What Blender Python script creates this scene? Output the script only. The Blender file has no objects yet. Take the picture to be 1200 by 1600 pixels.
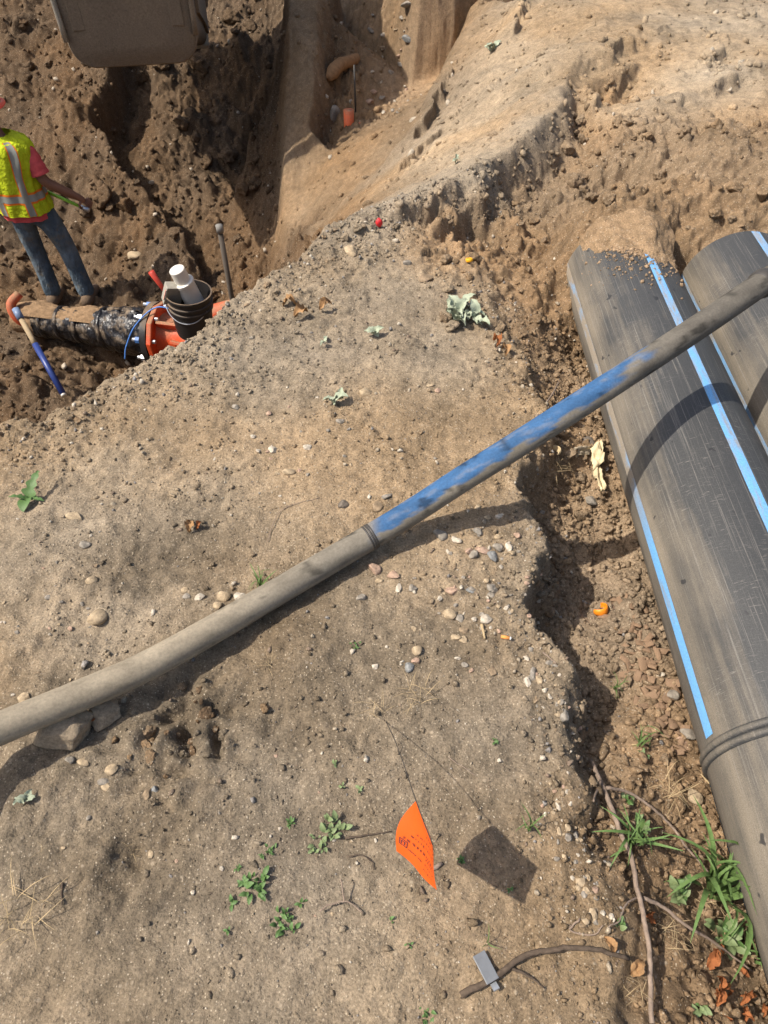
import bpy, math, random
import numpy as np
from mathutils import Vector, Matrix, Euler, geometry

# ------------------------------------------------------------------ camera, world, sun, exposure
SC = bpy.context.scene
COL = SC.collection
CAM_H = 1.5
PITCH = math.radians(50.0)
FPX = 1109.0                       # focal length in pixels of a 1200 x 1600 frame
cam_data = bpy.data.cameras.new('camera')
cam_data.sensor_fit = 'VERTICAL'
cam_data.sensor_height = 36.0
cam_data.lens = 36.0 * FPX / 1600.0
cam_data.clip_start = 0.02
cam_data.clip_end = 500.0
cam = bpy.data.objects.new('camera', cam_data)
cam.location = (0, 0, CAM_H)
cam.rotation_euler = (math.pi / 2 - PITCH, 0, 0)
COL.objects.link(cam)
SC.camera = cam

SUN_ELEV = math.radians(55.0)
SUN_H = Vector((-0.985, -0.17, 0)).normalized()     # horizontal direction towards the sun
world = bpy.data.worlds.new('World')
SC.world = world
world.use_nodes = True
wn = world.node_tree
wn.nodes.clear()
w_out = wn.nodes.new('ShaderNodeOutputWorld')
w_bg = wn.nodes.new('ShaderNodeBackground')
w_sky = wn.nodes.new('ShaderNodeTexSky')
w_sky.sky_type = 'NISHITA'
w_sky.sun_disc = False
w_sky.dust_density = 3.5
w_sky.ozone_density = 0.5
w_sky.sun_elevation = SUN_ELEV
w_sky.sun_rotation = math.atan2(SUN_H.x, SUN_H.y)
w_bg.inputs['Strength'].default_value = 0.12
wn.links.new(w_sky.outputs[0], w_bg.inputs['Color'])
wn.links.new(w_bg.outputs[0], w_out.inputs['Surface'])

sun_data = bpy.data.lights.new('sun', 'SUN')
sun_data.energy = 4.0
sun_data.angle = math.radians(0.55)
sun_data.color = (1.0, 0.925, 0.82)
sun = bpy.data.objects.new('sun', sun_data)
sun_dir = Vector((SUN_H.x * math.cos(SUN_ELEV), SUN_H.y * math.cos(SUN_ELEV), math.sin(SUN_ELEV)))
sun.rotation_euler = sun_dir.to_track_quat('Z', 'Y').to_euler()
sun.location = sun_dir * 30
COL.objects.link(sun)

SC.view_settings.view_transform = 'Standard'
SC.view_settings.look = 'None'
SC.view_settings.exposure = 0.5
SC.view_settings.gamma = 1.0
SC.render.engine = 'CYCLES'
SC.cycles.max_bounces = 4
SC.cycles.diffuse_bounces = 2
SC.cycles.glossy_bounces = 2
SC.cycles.use_adaptive_sampling = True
SC.cycles.adaptive_threshold = 0.03
SC.cycles.caustics_reflective = False
SC.cycles.caustics_refractive = False
SC.cycles.use_denoising = True

rng = np.random.default_rng(11)
random.seed(5)

# ------------------------------------------------------------------ projection helpers (used to plan real positions)
CP, SP = math.cos(PITCH), math.sin(PITCH)
def ray(px, py):
    a = (px - 600.0) / FPX
    b = -(py - 800.0) / FPX
    return np.array([a, CP + b * SP, -SP + b * CP])
def W(px, py, z=0.0):
    d = ray(px, py)
    t = (z - CAM_H) / d[2]
    return np.array([d[0] * t, d[1] * t, z])
def depth_at(p):
    return CP * p[1] + SP * (CAM_H - p[2])
def metres(npx, p):                # size of npx photograph pixels at the point p
    return npx * depth_at(p) / FPX

# ------------------------------------------------------------------ numpy noise
_HT = np.random.default_rng(3).random((1024, 1024)).astype(np.float32)
_HC = np.cos(_HT * 2 * math.pi).astype(np.float32); _HS = np.sin(_HT * 2 * math.pi).astype(np.float32)
def _hidx(ix, iy, seed):
    return ((ix + seed * 131) & 1023) * 1024 + ((iy + seed * 577) & 1023)
def _hash(ix, iy, seed):
    return _HT.ravel()[_hidx(ix, iy, seed)]
def vnoise(x, y, seed=0):
    fx0 = np.floor(x); fy0 = np.floor(y)
    fx = (x - fx0).astype(np.float32); fy = (y - fy0).astype(np.float32)
    ix = fx0.astype(np.int32); iy = fy0.astype(np.int32)
    ux = fx * fx * fx * (fx * (fx * 6 - 15) + 10); uy = fy * fy * fy * (fy * (fy * 6 - 15) + 10)
    def g(jx, jy):
        k = _hidx(ix + jx, iy + jy, seed)
        return _HC.ravel()[k] * (fx - jx) + _HS.ravel()[k] * (fy - jy)
    a = g(0, 0); b = g(1, 0); c = g(0, 1); d = g(1, 1)
    return (a + (b - a) * ux) * (1 - uy) + (c + (d - c) * ux) * uy
def fbm(x, y, scale, octv=4, seed=0, gain=0.5):
    out = np.zeros_like(x); amp = 1.0; f = 1.0 / scale
    for o in range(octv):
        out += amp * vnoise(x * f + 17.3 * o, y * f - 9.1 * o, seed + o)
        amp *= gain; f *= 2.03
    return out
def clods(x, y, cell, dens, rmin, rmax, bury, seed):
    """half buried lumps: height of a scatter of squashed balls"""
    wx = x + cell * 0.22 * fbm(x, y, cell * 0.6, 2, seed + 50)
    wy = y + cell * 0.22 * fbm(x, y, cell * 0.6, 2, seed + 60)
    gx = np.floor(wx / cell).astype(np.int32); gy = np.floor(wy / cell).astype(np.int32)
    best = np.zeros_like(x)
    for dx in (-1, 0, 1):
        for dy in (-1, 0, 1):
            cx = gx + dx; cy = gy + dy
            on = _hash(cx, cy, seed) < dens
            fx = (cx + 0.15 + 0.7 * _hash(cx, cy, seed + 1)) * cell
            fy = (cy + 0.15 + 0.7 * _hash(cx, cy, seed + 2)) * cell
            r = cell * (rmin + (rmax - rmin) * _hash(cx, cy, seed + 3) ** 2)
            an = _hash(cx, cy, seed + 4) * math.pi
            el = 0.65 + 0.35 * _hash(cx, cy, seed + 5)
            ux = (wx - fx) * np.cos(an) + (wy - fy) * np.sin(an)
            uy = (-(wx - fx) * np.sin(an) + (wy - fy) * np.cos(an)) / el
            q = 1 - (ux * ux + uy * uy) / (r * r)
            h = np.where(on & (q > 0), r * (np.sqrt(np.maximum(q, 0)) - bury), 0)
            best = np.maximum(best, h)
    return best
def where_on(mask, fn, *a):
    """evaluate a noise layer only where its weight is not nil"""
    out = np.zeros(X.shape, np.float32); k = mask > 1e-3
    if k.any(): out[k] = fn(X[k], Y[k], *a) * mask[k]
    return out
def sstep(a, b, x):
    t = np.clip((x - a) / (b - a), 0, 1)
    return t * t * (3 - 2 * t)

# ------------------------------------------------------------------ terrain plan: break lines and spot heights
# soil kinds: colour (linear) and roughness of the surface
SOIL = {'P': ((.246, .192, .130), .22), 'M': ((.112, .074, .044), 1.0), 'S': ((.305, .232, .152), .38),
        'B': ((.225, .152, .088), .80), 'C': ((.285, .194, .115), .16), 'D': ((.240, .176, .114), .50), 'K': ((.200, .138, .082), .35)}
pts = []; con = []
def add(p, kind):
    pts.append((float(p[0]), float(p[1]), float(p[2]), kind)); return len(pts) - 1
def line(ps, kind):
    ids = [add(p, kind) for p in ps]
    con.extend(zip(ids[:-1], ids[1:]))
    return ids
def wline(seq, kind):
    return line([W(*s) for s in seq], kind)

crest = [(-220, 735, 0), (-100, 690, 0), (0, 652, 0), (67, 648, 0), (97, 627, 0), (133, 613, 0), (187, 570, 0), (253, 547, 0),
         (293, 520, .01), (333, 483, .02), (397, 437, .02), (467, 397, .02), (510, 353, .03), (550, 337, .03), (590, 338, .03),
         (640, 312, .04), (700, 292, .05), (760, 255, .07), (825, 205, .09), (870, 165, .11), (892, 110, .1), (905, 80, .08), (950, 20, .05), (1000, -50, 0)]
crest_w = [W(*c) for c in crest]
for c in crest_w[:12]: c[0] += .012; c[1] -= .01        # the rim crumbles outwards a little
line([(-9, .6, 0)] + crest_w, 'P')
nrm = np.array([-.75, .66])
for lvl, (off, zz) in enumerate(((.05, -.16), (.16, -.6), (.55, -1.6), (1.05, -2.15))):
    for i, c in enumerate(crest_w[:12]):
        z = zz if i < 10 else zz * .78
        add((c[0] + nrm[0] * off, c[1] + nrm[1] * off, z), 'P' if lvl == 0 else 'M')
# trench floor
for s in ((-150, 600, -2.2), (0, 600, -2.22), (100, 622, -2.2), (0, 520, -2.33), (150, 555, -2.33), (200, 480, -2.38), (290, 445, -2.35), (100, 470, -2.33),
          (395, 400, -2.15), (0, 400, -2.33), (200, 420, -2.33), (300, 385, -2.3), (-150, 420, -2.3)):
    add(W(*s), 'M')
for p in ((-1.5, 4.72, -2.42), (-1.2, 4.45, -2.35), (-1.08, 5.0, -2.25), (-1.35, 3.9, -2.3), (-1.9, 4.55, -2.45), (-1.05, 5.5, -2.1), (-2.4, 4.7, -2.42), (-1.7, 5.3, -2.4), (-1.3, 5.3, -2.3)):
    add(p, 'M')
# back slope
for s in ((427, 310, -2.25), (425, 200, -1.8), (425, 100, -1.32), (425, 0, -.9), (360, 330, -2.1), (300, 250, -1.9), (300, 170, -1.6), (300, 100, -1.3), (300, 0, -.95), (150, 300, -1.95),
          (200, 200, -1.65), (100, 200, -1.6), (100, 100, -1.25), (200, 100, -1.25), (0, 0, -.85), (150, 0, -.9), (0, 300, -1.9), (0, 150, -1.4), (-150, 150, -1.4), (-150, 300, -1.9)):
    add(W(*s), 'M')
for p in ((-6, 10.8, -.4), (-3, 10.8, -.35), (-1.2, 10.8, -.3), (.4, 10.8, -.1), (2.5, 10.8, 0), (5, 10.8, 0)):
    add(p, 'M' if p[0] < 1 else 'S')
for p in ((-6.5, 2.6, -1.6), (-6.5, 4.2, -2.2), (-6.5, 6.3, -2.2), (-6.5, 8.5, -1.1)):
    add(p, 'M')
# bench running from the crest to the buttress
for s, k in (((445, 345, -1.5), 'K'), ((462, 382, -1.5), 'M'), ((480, 335, -1.38), 'K'), ((520, 300, -1.15), 'K'), ((500, 348, -1.0), 'K'), ((540, 326, -.62), 'K'),
             ((575, 318, -.38), 'K'), ((515, 240, -1.18), 'K'), ((470, 395, -.9), 'M')):
    add(W(*s), k)
# slab of sandy ground that tips towards the trench, and its broken edge
for s in ((640, 265, -.33), (700, 205, -.28), (760, 135, -.2), (800, 60, -.15), (825, 0, -.1), (700, 262, -.1), (780, 200, -.04), (840, 100, .0), (850, -60, -.1)):
    add(W(*s), 'S')
R = [W(*s) for s in ((560, 290, -.82), (600, 255, -.72), (640, 210, -.6), (690, 110, -.45), (745, 0, -.35), (790, -70, -.3))]
line(R, 'K')
line([(p[0] - .10, p[1] + .16, p[2] - .28) for p in R], 'K')
# recess behind the slab
for s in ((545, 195, -1.15), (600, 180, -1.02), (600, 100, -.95), (600, 20, -.6), (540, 100, -1.05), (535, 20, -.75), (520, 200, -1.18)):
    add(W(*s), 'B')
line([(.27, 7.2, -.98), (.62, 7.3, -.9), (1.15, 7.35, -.75), (1.7, 7.4, -.4)], 'C')
line([(.33, 7.42, -.02), (.68, 7.52, .03), (1.2, 7.55, .08), (1.75, 7.6, .08)], 'C')
add((.12, 7.9, -.5), 'B'); add((.2, 8.3, -.15), 'B')
# buttress left standing between two bites of the bucket
BL = [W(*s) for s in ((440, 320, -1.5), (443, 235, -1.22), (446, 130, -.82), (450, 0, -.35), (452, -70, -.1))]
BR = [W(*s) for s in ((486, 200, -1.05), (493, 120, -.75), (500, 0, -.38), (505, -70, -.15))]
line(BL, 'K'); line(BR, 'K')
line([(p[0] - .14, p[1] + .12, p[2] - .55) for p in BL], 'M')
line([(p[0] + .10, p[1] + .12, p[2] - .22) for p in BR], 'M')
# right of the ridge: loose brown soil and, beyond, trampled sand
for s in ((700, 292, .05), (760, 255, .07), (825, 205, .09), (870, 165, .11), (892, 110, .1)):
    q = W(*s)
    add((q[0] + .05, q[1] - .05, q[2] - .05), 'P'); add((q[0] + .13, q[1] - .12, q[2] - .19), 'B')
for s in ((895, 215, -.08), (842, 295, -.12), (790, 318, -.1)):
    add(W(*s), 'B')
for s in ((880, 270, -.12), (850, 335, -.12), (780, 345, -.06), (700, 330, .0), (720, 400, .0), (790, 420, -.04), (950, 300, -.08), (1000, 330, .05), (1060, 330, .12), (1150, 335, .13), (1230, 335, .13), (980, 230, .0),
          (1050, 220, .05), (1160, 220, .08), (1250, 220, .08)):
    add(W(*s), 'B')
for s in ((930, 160, .05), (1010, 100, .06), (1100, 30, .06), (1200, 100, .1), (1100, 150, .05), (1210, 0, .06), (1300, 100, .1), (1050, -60, .04), (1250, -80, .05)):
    add(W(*s), 'S')
for p in ((.92, 2.76, .2), (1.1, 2.74, .14), (.8, 2.72, .1), (.70, 2.55, -.03), (1.13, 2.58, .06), (1.12, 2.86, .14), (1.34, 2.56, .17), (1.34, 2.75, .2), (1.6, 2.56, .17), (1.6, 2.8, .2), (1.95, 2.6, .16), (.97, 2.58, .15), (1.06, 2.55, .10), (.85, 2.58, .08)):
    add(p, 'B')
for s, k in (((850, 430, -.12), 'B'), ((870, 525, -.17), 'B'), ((822, 478, -.06), 'B'), ((860, 380, -.13), 'B')):
    add(W(*s), k)
# ditch edge and floor
edge = [(765, 470), (812, 540), (845, 600), (862, 650), (842, 700), (820, 748), (840, 800), (862, 850), (850, 890), (832, 930), (826, 968), (868, 992), (888, 1060), (882, 1130), (905, 1200),
        (892, 1280), (916, 1340), (944, 1400), (958, 1480), (978, 1600), (1000, 1750)]
def ditch_depth(py):
    return np.interp(py, [450, 600, 700, 800, 900, 1000, 1100, 1200, 1300, 1400, 1600], [-.05, -.12, -.17, -.27, -.31, -.31, -.25, -.15, -.10, -.08, -.05])
E = [W(px, py, 0) for px, py in edge]
line(E, 'P')
line([(p[0] + float(np.interp(e[1], [950, 1150], [.035, .085])), p[1], ditch_depth(e[1]) * .8) for p, e in zip(E, edge)], 'D')
for s in ((900, 570, -.18), (890, 640, -.16), (922, 705, -.2), (890, 790, -.26), (940, 850, -.3), (905, 950, -.32), (950, 1000, -.27), (1000, 1000, -.23), (945, 1100, -.24), (1040, 1110, -.2),
          (965, 1200, -.15), (1060, 1220, -.2), (965, 1300, -.10), (1085, 1330, -.2), (1005, 1400, -.09), (1120, 1440, -.2), (1010, 1550, -.08), (1140, 1600, -.17)):
    add(W(*s), 'D')
for y in (-.6, .2, .9, 1.6, 2.2):
    for x, z in ((.92, -.27), (1.34, -.26), (1.75, -.2), (2.3, -.08)):
        add((x, y, z), 'D')
# plateau
for s in ((300, 900, .01), (300, 1300, .01), (600, 700, .015), (600, 1250, 0), (30, 900, .03), (30, 1300, .03), (400, 560, .01), (700, 560, .01), (700, 450, .01), (120, 720, .0), (500, 450, .02), (600, 420, .02)):
    add(W(*s), 'P')
for p in ((-3, -1.2, 0), (-1, -1.2, 0), (.3, -1.2, 0), (2.5, -1.2, -.02), (-3, .5, 0), (5, -1.2, 0), (5, 3, .05), (5, 6, .05), (-9, -1.2, 0), (7, -1.2, 0), (7, 11.4, 0), (-9, 11.4, 0), (-9, 5, -.2)):
    add(p, 'P' if p[1] < 2 else 'S')

cv, ce, cf, ov, _oe, _of = geometry.delaunay_2d_cdt([Vector((p[0], p[1])) for p in pts], con, [], 0, 1e-5)
zs = []; kinds = []
for i, v in enumerate(cv):
    src = ov[i]
    if src:
        zs.append(pts[src[0]][2]); kinds.append(pts[src[0]][3])
    else:
        j = min(range(len(pts)), key=lambda k: (pts[k][0] - v.x) ** 2 + (pts[k][1] - v.y) ** 2)
        zs.append(pts[j][2]); kinds.append(pts[j][3])
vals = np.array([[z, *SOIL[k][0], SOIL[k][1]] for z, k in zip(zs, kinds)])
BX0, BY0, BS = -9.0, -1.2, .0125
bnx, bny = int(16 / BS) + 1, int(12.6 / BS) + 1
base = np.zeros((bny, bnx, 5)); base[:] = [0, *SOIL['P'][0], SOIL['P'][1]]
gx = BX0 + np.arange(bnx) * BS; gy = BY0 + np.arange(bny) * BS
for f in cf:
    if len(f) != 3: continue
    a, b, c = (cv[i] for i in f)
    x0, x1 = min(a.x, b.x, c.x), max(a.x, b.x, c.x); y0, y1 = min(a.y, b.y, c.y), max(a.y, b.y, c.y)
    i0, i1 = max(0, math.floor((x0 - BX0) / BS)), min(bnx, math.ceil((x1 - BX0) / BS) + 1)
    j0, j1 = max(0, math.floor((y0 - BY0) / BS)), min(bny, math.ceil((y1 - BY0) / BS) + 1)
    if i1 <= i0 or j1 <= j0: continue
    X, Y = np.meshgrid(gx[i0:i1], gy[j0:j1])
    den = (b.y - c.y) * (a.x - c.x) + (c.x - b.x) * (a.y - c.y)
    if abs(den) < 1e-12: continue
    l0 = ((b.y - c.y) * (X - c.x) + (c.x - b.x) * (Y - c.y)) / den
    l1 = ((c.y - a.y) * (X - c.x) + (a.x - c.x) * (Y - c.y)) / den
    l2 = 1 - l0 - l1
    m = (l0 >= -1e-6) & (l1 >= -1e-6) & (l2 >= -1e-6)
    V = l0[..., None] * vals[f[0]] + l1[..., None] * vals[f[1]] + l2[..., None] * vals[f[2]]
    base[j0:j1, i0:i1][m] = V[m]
def blur(a, n):
    for _ in range(n):
        a = (np.roll(a, 1, 0) + a * 2 + np.roll(a, -1, 0)) / 4
        a = (np.roll(a, 1, 1) + a * 2 + np.roll(a, -1, 1)) / 4
    return a
base[..., 0] = blur(base[..., 0], 2)
base[..., 1:] = blur(base[..., 1:], 14)
# fade everything flat at the border of the planned area
def sample(arr, x, y):
    fx = np.clip((x - BX0) / BS, 0, bnx - 1.001); fy = np.clip((y - BY0) / BS, 0, bny - 1.001)
    i = fx.astype(np.int64); j = fy.astype(np.int64); u = (fx - i)[..., None]; v = (fy - j)[..., None]
    return (arr[j, i] * (1 - u) + arr[j, i + 1] * u) * (1 - v) + (arr[j + 1, i] * (1 - u) + arr[j + 1, i + 1] * u) * v

def axis(knots):                     # knots: (position, spacing)
    out = [knots[0][0]]
    pos = [k[0] for k in knots]; sp = [k[1] for k in knots]
    while out[-1] < knots[-1][0]:
        out.append(out[-1] + float(np.interp(out[-1], pos, sp)))
    return np.array(out)
ax = axis([(-80, 12), (-14, 2.5), (-6, .12), (-4.6, .022), (-3, .018), (-1.6, .014), (-1.15, .0068), (1.2, .0068), (1.5, .012), (2.9, .018), (3.6, .06), (7, .6), (14, 3), (80, 12)])
ay = axis([(-80, 12), (-12, 2.5), (-1.2, .12), (-.1, .012), (.1, .0068), (2.7, .0068), (3.4, .013), (6, .016), (9.3, .018), (10.2, .05), (12, .3), (20, 3), (80, 12)])
X, Y = np.meshgrid(ax, ay)
inb = (X > BX0) & (X < BX0 + 15.9) & (Y > BY0) & (Y < BY0 + 12.5)
wsc = np.where(Y > 2.4, .75, 1.0)
WX = X + wsc * (.045 * fbm(X, Y, .22, 3, 1) + .022 * np.where(Y > 2.6, .25, 1) * fbm(X, Y, .05, 2, 5))
WY = Y + wsc * (.045 * fbm(X, Y, .22, 3, 11) + .022 * np.where(Y > 2.6, .25, 1) * fbm(X, Y, .05, 2, 15))
B = sample(base, WX, WY)
Z = np.where(inb, B[..., 0], 0)
SCOL = B[..., 1:4].copy()
rough = np.where(inb, B[..., 4], .2)
# gully in the back slope: ground to its left stands higher
gl = [W(*s)[:2] for s in ((185, 70, -1.12), (195, 170, -1.55), (160, 235, -1.75), (205, 305, -2.0), (275, 385, -2.28), (300, 430, -2.33))]
def seg_dist(X, Y, P):
    best = np.full(X.shape, 1e9); side = np.zeros(X.shape)
    for a, b in zip(P[:-1], P[1:]):
        dx, dy = b[0] - a[0], b[1] - a[1]; L2 = dx * dx + dy * dy
        t = np.clip(((X - a[0]) * dx + (Y - a[1]) * dy) / L2, 0, 1)
        d = np.hypot(X - a[0] - t * dx, Y - a[1] - t * dy)
        s = dx * (Y - a[1]) - dy * (X - a[0])
        m = d < best
        best = np.where(m, d, best); side = np.where(m, np.sign(s), side)
    return best, side
d, sd = seg_dist(WX, WY, gl)
left = sd < 0                                          # the line runs towards the camera
hgt = np.where(left, .34 * (1 - sstep(.02, .9, d)), -.16 * (1 - sstep(.05, .5, d))) * np.where(d < .05, .5 + d * 10, 1)
Z += np.where(inb, hgt, 0) * sstep(4.2, 5.2, Y)
far = sstep(3.0, 4.5, Y)
# big to small relief
Z += rough * (.085 * fbm(X, Y, .75, 3, 20) * far + .035 * fbm(X, Y, .3, 3, 24))
Z += (.007 + .024 * rough) * fbm(X, Y, .14, 4, 30, .6)
Z += where_on(sstep(.3, .9, rough) * inb, lambda x, y: .055 * (.35 - np.abs(fbm(x, y, .13, 4, 34, .6))) + .03 * fbm(x, y, .055, 3, 37, .6))
big = where_on(sstep(.6, .95, rough) * far * inb, clods, .42, .55, .25, .62, .45, 40)
med = where_on(sstep(.35, .9, rough) * (.35 + .65 * far) * inb, clods, .17, .6, .2, .6, .35, 42)
sm = where_on(sstep(.15, .75, rough) * inb, clods, .075, .62, .18, .55, .3, 44)
near = 1 - sstep(2.7, 3.6, Y)
Z += 1.25 * big + 1.0 * med + .85 * sm
patch = sstep(-.05, .35, fbm(X, Y, .35, 3, 70))        # crumbly patches on the plateau
edge_d, _ = seg_dist(X, Y, [tuple(p[:2]) for p in crest_w])
ditch_d, _ = seg_dist(X, Y, [tuple(p[:2]) for p in E])
crumb = np.clip(.04 + patch * .7 * (.45 + .55 * sstep(.9, 1.6, Y)) + 1.0 * (1 - sstep(.05, .35, edge_d)) + .9 * (1 - sstep(.03, .16, ditch_d)), 0, 1)
Z += where_on((near * .3 + .7 * sstep(.3, .8, rough)) * (.25 + crumb) * inb, clods, .032, .55, .15, .5, .3, 46)
Z += where_on(near * crumb * .7, clods, .055, .35, .15, .5, .35, 48)
Z += .0048 * fbm(X, Y, .022, 2, 80) * (near + .5) * (.6 + .8 * crumb)
Z += near * .004 * fbm(X, Y, .09, 3, 86)
Z += near * .005 * np.abs(fbm(X, Y, .06, 2, 83)) * crumb
# striations scraped by the bucket on the smooth cut faces, cracks on the slab
smooth = 1 - sstep(.16, .34, rough)
Z += far * smooth * (.008 * fbm(X * 5 + Y * .7, Y * .5, .3, 3, 90) + .03 * fbm(X, Y, .25, 4, 92))
sand = np.clip((SCOL[..., 0] - .32) / .05, 0, 1) * far
rd = fbm(X * 1.0 - Y * .5, Y * .35 + X * .25, .22, 3, 95)
Z += -sand * .06 * np.exp(-(rd / .03) ** 2) + sand * .05 * fbm(X - .5 * Y, Y * .4 + X * .3, .3, 4, 97)
Z += where_on(sand, lambda x, y: .035 * np.floor(4 * fbm(x * .8 - y * .6, y * .5 + x * .4, .5, 3, 101)) / 2 + .5 * clods(x, y, .11, .3, .15, .45, .4, 104))
# broken ledges and cracks: the ground drops across each line
def ledge(seq, drop, fade=.22, soft=.02, seed=0):
    P_ = [W(*q)[:2] for q in seq]
    xs_ = [q[0] for q in P_]; ys_ = [q[1] for q in P_]; mg = fade * 2.2
    i0, i1 = np.searchsorted(ax, (min(xs_) - mg, max(xs_) + mg)); j0, j1 = np.searchsorted(ay, (min(ys_) - mg, max(ys_) + mg))
    xs, ys = X[j0:j1, i0:i1], Y[j0:j1, i0:i1]
    wx = xs + .05 * fbm(xs, ys, .12, 3, 400 + seed); wy = ys + .05 * fbm(xs, ys, .12, 3, 410 + seed)
    d_, s_ = seg_dist(wx, wy, P_)
    ends = np.minimum(np.hypot(wx - P_[0][0], wy - P_[0][1]), np.hypot(wx - P_[-1][0], wy - P_[-1][1]))
    k = sstep(0, fade * .8, ends)
    up_ = np.where(s_ > 0, 1.0, -.6) * sstep(0, soft, d_) * (1 - sstep(soft, fade, d_))
    Z[j0:j1, i0:i1] += drop * up_ * k
ledge([(878, 100, .08), (915, 108, .06), (950, 100, .05), (985, 80, .05), (1015, 62, .05)], .05, .3, .03, seed=1)
ledge([(880, 165, .08), (930, 172, .05), (975, 120, .05), (1010, 95, .05)], .035, .25, seed=2)
ledge([(1090, 150, .06), (1130, 138, .06), (1180, 118, .08)], .045, .2, seed=3)
ledge([(1110, 110, .06), (1128, 92, .06), (1135, 75, .06)], .04, .15, seed=4)
ledge([(640, 215, -.5), (668, 172, -.42), (700, 110, -.38)], .07, .2, seed=5)
ledge([(622, 268, -.4), (665, 225, -.36), (700, 190, -.3)], .04, .16, seed=6)
ledge([(600, 352, .02), (650, 340, .02), (700, 318, .02), (740, 300, .02)], .05, .2, seed=7)
ledge([(680, 385, .0), (700, 350, .0), (750, 335, -.03), (770, 310, -.05)], .05, .16, seed=8)
ledge([(800, 60, -.15), (812, 30, -.13), (830, -5, -.1)], .05, .2, seed=9)
ledge([(1070, 330, .1), (1110, 290, .08), (1160, 270, .08), (1165, 220, .08)], .04, .25, .04, seed=10)
ledge([(930, 300, -.08), (980, 270, -.03), (1030, 280, .03)], .06, .22, seed=11)
ledge([(860, 640, .0), (880, 655, -.05), (850, 690, .0)], .03, .1, seed=12)
# trampled, lumpy spots
for (px, py, r_, am) in ((305, 1135, .15, 1.0), (215, 1345, .12, .7), (150, 1250, .15, .5), (60, 1000, .2, .35), (200, 890, .15, .35), (480, 480, .25, .45), (760, 900, .12, .4), (590, 380, .3, .6), (110, 680, .3, .6), (790, 560, .15, .6)):
    c = W(px, py, 0)
    i0, i1 = np.searchsorted(ax, (c[0] - 2 * r_, c[0] + 2 * r_)); j0, j1 = np.searchsorted(ay, (c[1] - 2 * r_, c[1] + 2 * r_))
    xs, ys = X[j0:j1, i0:i1], Y[j0:j1, i0:i1]
    wgt = np.exp(-np.clip(((xs - c[0]) ** 2 + (ys - c[1]) ** 2) / r_ ** 2 + .8 * fbm(xs, ys, .1, 3, 420), 0, 20) ** 1.4) * am
    rid = .35 - np.abs(fbm(xs, ys, .07, 3, 430))
    Z[j0:j1, i0:i1] += wgt * (.9 * clods(xs, ys, .065, .7, .2, .62, .35, 440) + .035 * rid - .012)
# gouges on the plateau: clod prints left by a boot near the lower left
for (px, py, rx, ry, an, dz) in ((292, 1140, .016, .06, .15, -.05), (340, 1160, .012, .045, .2, -.04), (270, 1115, .04, .012, .5, -.03), (240, 1150, .03, .012, .9, -.025), (360, 1110, .02, .012, .3, -.025), (318, 1118, .045, .05, 0, .02), (255, 1165, .03, .05, .4, .015),
                                 (190, 905, .05, .03, .2, -.012), (275, 870, .06, .04, .4, -.012), (215, 1340, .05, .05, 0, -.022), (200, 1385, .02, .06, .1, -.015), (690, 345, .05, .12, 1.2, -.05), (835, 590, .05, .03, .6, -.03)):
    c = W(px, py, 0)
    i0, i1 = np.searchsorted(ax, (c[0] - .25, c[0] + .25)); j0, j1 = np.searchsorted(ay, (c[1] - .25, c[1] + .25))
    xs, ys = X[j0:j1, i0:i1], Y[j0:j1, i0:i1]
    ux = (xs - c[0]) * math.cos(an) + (ys - c[1]) * math.sin(an); uy = -(xs - c[0]) * math.sin(an) + (ys - c[1]) * math.cos(an)
    q = (ux / rx) ** 2 + (uy / ry) ** 2 + .5 * fbm(xs, ys, .04, 2, 99)
    Z[j0:j1, i0:i1] += dz * np.exp(-np.clip(q, 0, 20))
Z = np.where(inb, Z, 0)

# colour of the soil: kind + drifts of other soil (real stains and damp patches)
tint = fbm(X, Y, .5, 4, 120)[..., None]; tint2 = fbm(X, Y, .12, 4, 130)[..., None]; tint3 = fbm(X, Y, .9, 3, 140)[..., None]
SCOL *= (1 + .30 * tint + .2 * tint2)
SCOL *= (1 - .17 * (1 - sstep(.55, 1.15, Y + .5 * fbm(X, Y, .5, 3, 170))))[..., None]      # damper, trodden soil near the viewer
warm = np.array([1.06, .98, .88]); cool = np.array([.92, .98, 1.07])
SCOL *= np.where(tint3 > 0, 1 + (warm - 1) * np.clip(tint3 * 2.2, 0, 1), 1 + (cool - 1) * np.clip(-tint3 * 2.2, 0, 1))
for (px, py, r, k) in ((260, 870, .16, .72), (190, 900, .1, .8), (470, 1040, .2, .85), (300, 1130, .12, .72), (230, 1350, .13, .74), (340, 850, .12, .82), (560, 880, .08, .85), (730, 980, .12, .86), (700, 1290, .1, .86), (780, 900, .1, .9), (600, 1000, .12, .9), (760, 1230, .16, .9), (120, 1400, .2, .9)):
    c = W(px, py, 0)
    i0, i1 = np.searchsorted(ax, (c[0] - 2.2 * r, c[0] + 2.2 * r)); j0, j1 = np.searchsorted(ay, (c[1] - 2.2 * r, c[1] + 2.2 * r))
    xs, ys = X[j0:j1, i0:i1], Y[j0:j1, i0:i1]
    q = ((xs - c[0]) ** 2 + (ys - c[1]) ** 2) / r ** 2 + .9 * fbm(xs, ys, .07, 3, 150)
    SCOL[j0:j1, i0:i1] *= (1 - (1 - k) * np.exp(-np.clip(q, 0, 20) ** 1.5))[..., None]
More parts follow.
